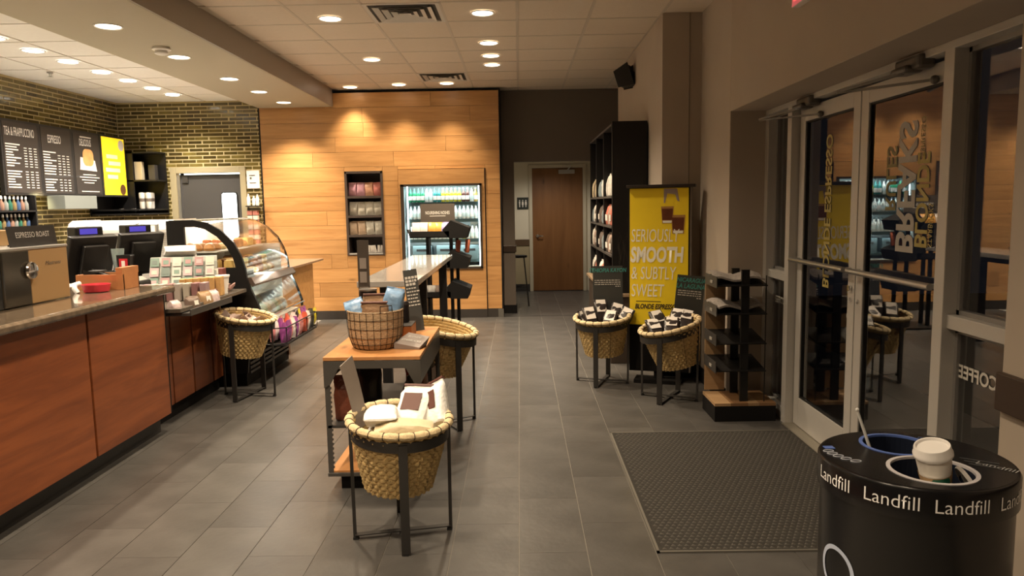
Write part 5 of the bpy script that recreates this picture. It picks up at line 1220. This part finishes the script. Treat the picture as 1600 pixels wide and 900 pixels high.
blue = mat('blue_pack', (.22, .38, .62), .35, noise=.55, nscale=14, bump=.4, bscale=30); kb = mat('kraft_brown', (.26, .15, .08), .7, bump=.5, bscale=40); db = mat('dark_brown_flap', (.12, .05, .04), .6)
pouch('blue_bag', (WX-.085, WY-.02, .90), (R(-15), R(-18), R(10)), .11, .08, .135, blue, 'crumpled blue bag at the left of the wire-laced basket', 'bag', seed=700)
pouch('blue_bag', (WX+.09, WY+.02, .93), (R(-5), R(10), R(-10)), .11, .08, .16, blue, 'upright blue bag at the right of the wire-laced basket', 'bag', seed=701)
pouch('kraft_bag', (WX+.01, WY-.04, .85), (R(10), 0, 0), .15, .09, .17, kb, 'kraft bag with folded top in the front of the wire-laced basket', 'bag', seed=702, tie=db)
pouch('kraft_bag', (WX+.0, WY+.06, .86), (R(4), 0, R(5)), .15, .09, .19, kb, 'kraft bag with dark tied top at the back of the wire-laced basket', 'bag', seed=703, tie=db)
# sign block, wooden block, tall signs, canisters
t = thing('slanted_sign_block', (-.635, 4.12, .751), 'small grey slanted sign block lying on the oak table top', 'sign', rz=R(-12))
g = B().add([(-.075, -.05, 0), (.075, -.05, 0), (.075, .07, 0), (-.075, .07, 0), (-.075, -.05, .035), (.075, -.05, .0101), (.10, .06, .055), (-.03, .07, .075)], [(3, 2, 1, 0), (4, 5, 6, 7), (0, 1, 5, 4), (1, 2, 6, 5), (2, 3, 7, 6), (3, 0, 4, 7)])
g.build('block', mat('sign_block_grey', (.24, .20, .18), .5), t)
text('SPRING SALE' if 0 else 'STARBUCKS', (-.045, -.018, .047), (1, .02, -.12), (.2, 1, .3), .028, chw, t, world=False, sx=.75)
text('BLONDE', (-.02, .025, .058), (1, .02, -.12), (.2, 1, .3), .026, chw, t, world=False, sx=.75)
t = boxy('wooden_riser', -.735, 4.50, .751, .14, .20, .075, woodp, 'small orange wooden riser on the display table behind the sign block', 'wooden block'); B().box(-.07, -.1, .0755, .07, .1, .079).build('dark_top', dgrey, t)
t = thing('black_canister', (-.735, 4.55, .831), 'black canister standing on the small wooden riser', 'canister'); B().lathe([(.035, 0), (.038, .01), (.038, .12), (.03, .13), (0, .13)], 20, cap=False).build('can_body', blk, t, smooth=True); B().lathe([(.0385, .11), (.0395, .112), (.0395, .118), (.0385, .12)], 20, cap=False).build('lid_ring', dgrey, t)
t = thing('steel_rod_stand', (-.785, 4.43, .831), 'thin steel pin stand on the front of the wooden riser', 'stand'); B().lathe([(.01, 0), (.01, .006), (.003, .008), (.003, .10), (0, .1)], 10, cap=False).build('pin', steel, t)
t = thing('tall_black_canister', (-.965, 4.62, .751), 'tall black canister with shiny rim behind the wire-laced basket', 'canister'); B().lathe([(.052, 0), (.055, .01), (.055, .27), (0, .27)], 24, cap=False).build('can_body', blk, t, smooth=True); B().lathe([(.05, .27), (.057, .275), (.057, .285), (0, .285)], 24, cap=False).build('lid', steel, t, smooth=True)
t = thing('tall_sign', (-1.02, 4.77, .751), 'narrow tall brown-grey sign with two square pictures at the back left of the display table', 'sign')
B().box(-.037, -.004, 0, .037, .004, .585).build('sign_panel', bronze, t)
for z in (.31, .40): B().box(-.024, -.0055, z, .02, -.004, z+.07).build('picture_square', mat('sq_grey', (.34, .3, .27), .5), t)
for z in (.275, .262, .249, .236): B().box(-.03, -.0055, z, .03, -.004, z+.005).build('print_line', mat('sq_grey', (.34, .3, .27), .5), t)
t = thing('narrow_chalk_sign', (-.665, 4.68, .751), 'narrow leaning black chalk sign on the right of the display table', 'chalkboard sign', rz=(R(-10), R(-9), R(-6)))
B().box(-.045, -.004, 0, .045, .004, .40).build('card', cboard, t)
g = B(); rn = random.Random(5)
for i in range(9):
    z = .34-.022*i; x = -.036
    while x < .03: l_ = rn.uniform(.008, .02); g.box(x, -.0055, z, x+l_, -.004, z+(.016 if i < 3 else .008)); x += l_+.005
g.build('chalk_writing', chw, t, kind='stuff')

# ================================================================== LANDFILL BIN
BXc, BYc, BR, BH = 1.06, 1.94, .242, .85
t = thing('landfill_bin', (BXc, BYc, 0), 'large round black landfill bin with two ringed openings beside the doors', 'bin')
bb = mat('bin_black', (.005, .005, .006), .25, noise=.1, nscale=5)
B().lathe([(BR-.012, 0), (BR-.008, .02), (BR-.008, BH-.085), (BR, BH-.083), (BR, BH-.008), (BR-.004, BH-.002), (BR-.012, BH)], 64, cap=False).build('bin_body', bb, t, smooth=True)
HA, HBc = (.005, .108, .088), (-.005, -.095, .098)     # openings (x, y, r)
cu = bpy.data.curves.new('lid', 'CURVE'); cu.dimensions = '2D'; cu.fill_mode = 'BOTH'; cu.extrude = .004
for cx, cy, rr, n in ((0, 0, BR-.010, 72), (HA[0], HA[1], HA[2], 40), (HBc[0], HBc[1], HBc[2], 40)):
    sp = cu.splines.new('POLY'); sp.points.add(n-1); sp.use_cyclic_u = True
    for i in range(n): sp.points[i].co = (cx+rr*cos(2*pi*i/n), cy+rr*sin(2*pi*i/n), 0, 1)
to = bpy.data.objects.new('lid', cu); me = bpy.data.meshes.new_from_object(to); bpy.data.objects.remove(to)
me.materials.clear(); me.materials.append(bb); me.name = 'bin_lid'
lid = bpy.data.objects.new('bin_lid', me); COL.objects.link(lid); lid.parent = t; lid.location = (0, 0, BH-.004)
bring = mat('ring_blue', (.09, .15, .42), .4); wring = mat('ring_white', (.50, .48, .50), .4)
for (cx, cy, rr), mm in ((HA, bring), (HBc, wring)):
    B().lathe([(rr-.001, -.012), (rr-.001, .002), (rr+.009, .002), (rr+.009, .0), (rr-.001, -.012)], 48, (cx, cy, BH), cap=False).build('opening_ring', mm, t, smooth=False)
    B().lathe([(rr-.002, -.16), (rr-.002, -.004)], 40, (cx, cy, BH), cap=False).build('opening_sleeve', mat('sleeve_dark', (.012, .016, .03), .3), t)
def cyltext(s, ang, z, size, m_, sx=1):
    cu = bpy.data.curves.new('t', 'FONT'); cu.body = s; cu.size = size; cu.align_x = 'CENTER'; cu.resolution_u = 4; cu.offset = -.0003
    to = bpy.data.objects.new('t', cu); me = bpy.data.meshes.new_from_object(to); bpy.data.objects.remove(to)
    rr = BR+.0012
    for v in me.vertices:
        a = R(ang)+v.co.x*sx/rr; v.co = (rr*cos(a), rr*sin(a), z+v.co.y)
    me.materials.clear(); me.materials.append(m_); me.name = 'lettering'
    o = bpy.data.objects.new('lettering', me); COL.objects.link(o); o.parent = t
lw_ = mat('bin_lettering', (.85, .85, .86), .5)
for a in (-167, -127, -89, -50): cyltext('Landfill', a-3, BH-.056, .050, lw_, .95)
# ring graphic on the body
g = B(); vs = []; n = 40; zc = .565; rr = BR-.0065; ac = R(-166)
for i in range(n):
    a = 2*pi*i/n
    for q_ in (.052, .064): vs.append((rr*cos(ac+q_*cos(a)/rr), rr*sin(ac+q_*cos(a)/rr), zc+q_*sin(a)))
g.add(vs, [(2*i, 2*i+1, 2*((i+1) % n)+1, 2*((i+1) % n)) for i in range(n)]).build('ring_graphic', mat('ring_pale', (.42, .48, .62), .4), t)
zt = BH+.0012
text('Landfill', (.13, -.05, zt), (.62, -.78, 0), (.78, .62, 0), .035, mat('bin_small_letter', (.28, .28, .28), .5), t, world=False)
text('Recycle', (.09, .16, zt), (.75, -.66, 0), (.66, .75, 0), .028, mat('bin_blue_letter', (.05, .07, .16), .5), t, world=False)
for i in range(5):
    x, y = -.19+.012*i*.2, .055-.022*i
    x = -.195+.006*i*i*.4; y = .06-.021*i
    g = B().tube([(x-.012+.014*cos(a_*pi/6)*1.0, y+.008*sin(a_*pi/6), zt) for a_ in range(12)], .0014, 4, closed=True); g.build('cup_icon', mat('icon_grey', (.40, .42, .48), .5), t)
B().box(-.207, .078, zt-.001, -.18, .10, zt+.0005).build('blue_icon', bring, t)
for i in range(3): B().box(.10+.012*i, .06-.02*i, zt-.001, .19, .062-.02*i, zt+.0003).build('fine_print', mat('bin_fine', (.09, .09, .09), .5), t, M=Matrix.Rotation(R(-35), 4, 'Z'))
# cup in the white-ringed opening
t = thing('paper_cup', (1.07, 1.845, .80), 'tilted white paper coffee cup with lid in the front opening of the bin', 'cup', rz=(R(6), R(-14), R(8)))
B().lathe([(.030, -.02), (.043, .105)], 36).build('cup_wall', whitep, t, smooth=True)
B().lathe([(.0350, .018), (.0395, .052)], 36, cap=False).build('cup_sleeve', mat('sleeve_tan', (.36, .24, .13), .8), t, smooth=True)
B().lathe([(.045, .098), (.0465, .10), (.0465, .108), (.044, .112), (.0425, .124), (.041, .127), (.038, .126), (.036, .120), (0, .120)], 40, cap=False).build('cup_lid', mat('lid_white', (.74, .72, .70), .35), t, smooth=True)
g = B()
for i in range(7):
    a = R(-125+i*6); g.box(-.001, -.001, 0, .001, .001, .001)
P = [(-R(150)+i*pi/60, 0) for i in range(20)]
vs = []
for i in range(13):
    a = R(-140)+i*R(5.5)
    for z_ in (.022, .05): 
        rr = .0305+.0106*(z_+.02)/.125*1.0+.0035; vs.append((rr*cos(a), rr*sin(a), z_-(.006 if i in (0, 12) else 0)))
B().add(vs, [(2*i, 2*i+2, 2*i+3, 2*i+1) for i in range(12)]).build('green_emblem', mat('emblem_green', (.01, .10, .055), .5), t)
t = thing('discarded_plate', (1.135, 1.83, .815), 'white plastic lid on edge right of the tilted cup in the bin', 'lid', rz=(R(20), R(60), R(15)))
B().lathe([(.046, 0), (.049, .004), (.046, .01), (.036, .012), (.034, .006), (0, .006)], 32, cap=False).build('lid_disc', MATS['lid_white'], t, smooth=True)
o = pouch('crumpled_napkin', (1.0, 1.83, .80), (R(70), R(20), R(40)), .07, .03, .08, whitep, 'crumpled white napkin left of the cup in the front bin opening', 'napkin', seed=900, crimp=False)
t = thing('plastic_straw', (1.01, 2.04, .78), 'clear plastic straw sticking out of the blue-ringed opening', 'straw')
B().tube([(.0, .0, 0), (-.052, .02, .165)], [.005, .004], 8).build('straw_tube', mat('straw_clear', (.6, .6, .58), .25), t, smooth=True)
B().ball((-.053, .02, .17), .006, 6).build('straw_tip', MATS['straw_clear'], t)
for o in bpy.data.objects:
    if 'wl' in o: del o['wl']
# give look-alikes in a row their place in it
from collections import defaultdict
same = defaultdict(list)
for o in COL.objects:
    if o.parent is None and o.get('label'): same[o['label']].append(o)
WORDS = 'first second third fourth fifth sixth seventh eighth ninth tenth eleventh twelfth thirteenth fourteenth fifteenth sixteenth seventeenth'.split()
for lab, os_ in same.items():
    if len(os_) < 2 or len(os_) > 17 or os_[0].get('category') == 'pastry' or 'strewn' in lab: continue
    def sx_(o):
        d = o.location-Vector((0, 0, 1.55)); return d.dot(r2)/d.dot(f)
    os_.sort(key=sx_)
    for i, o in enumerate(os_):
        nl = lab+', '+(WORDS[i]+' from left' if i < len(os_)-1 or i == 0 else 'rightmost')
        if len(nl.split()) <= 16: o['label'] = nl
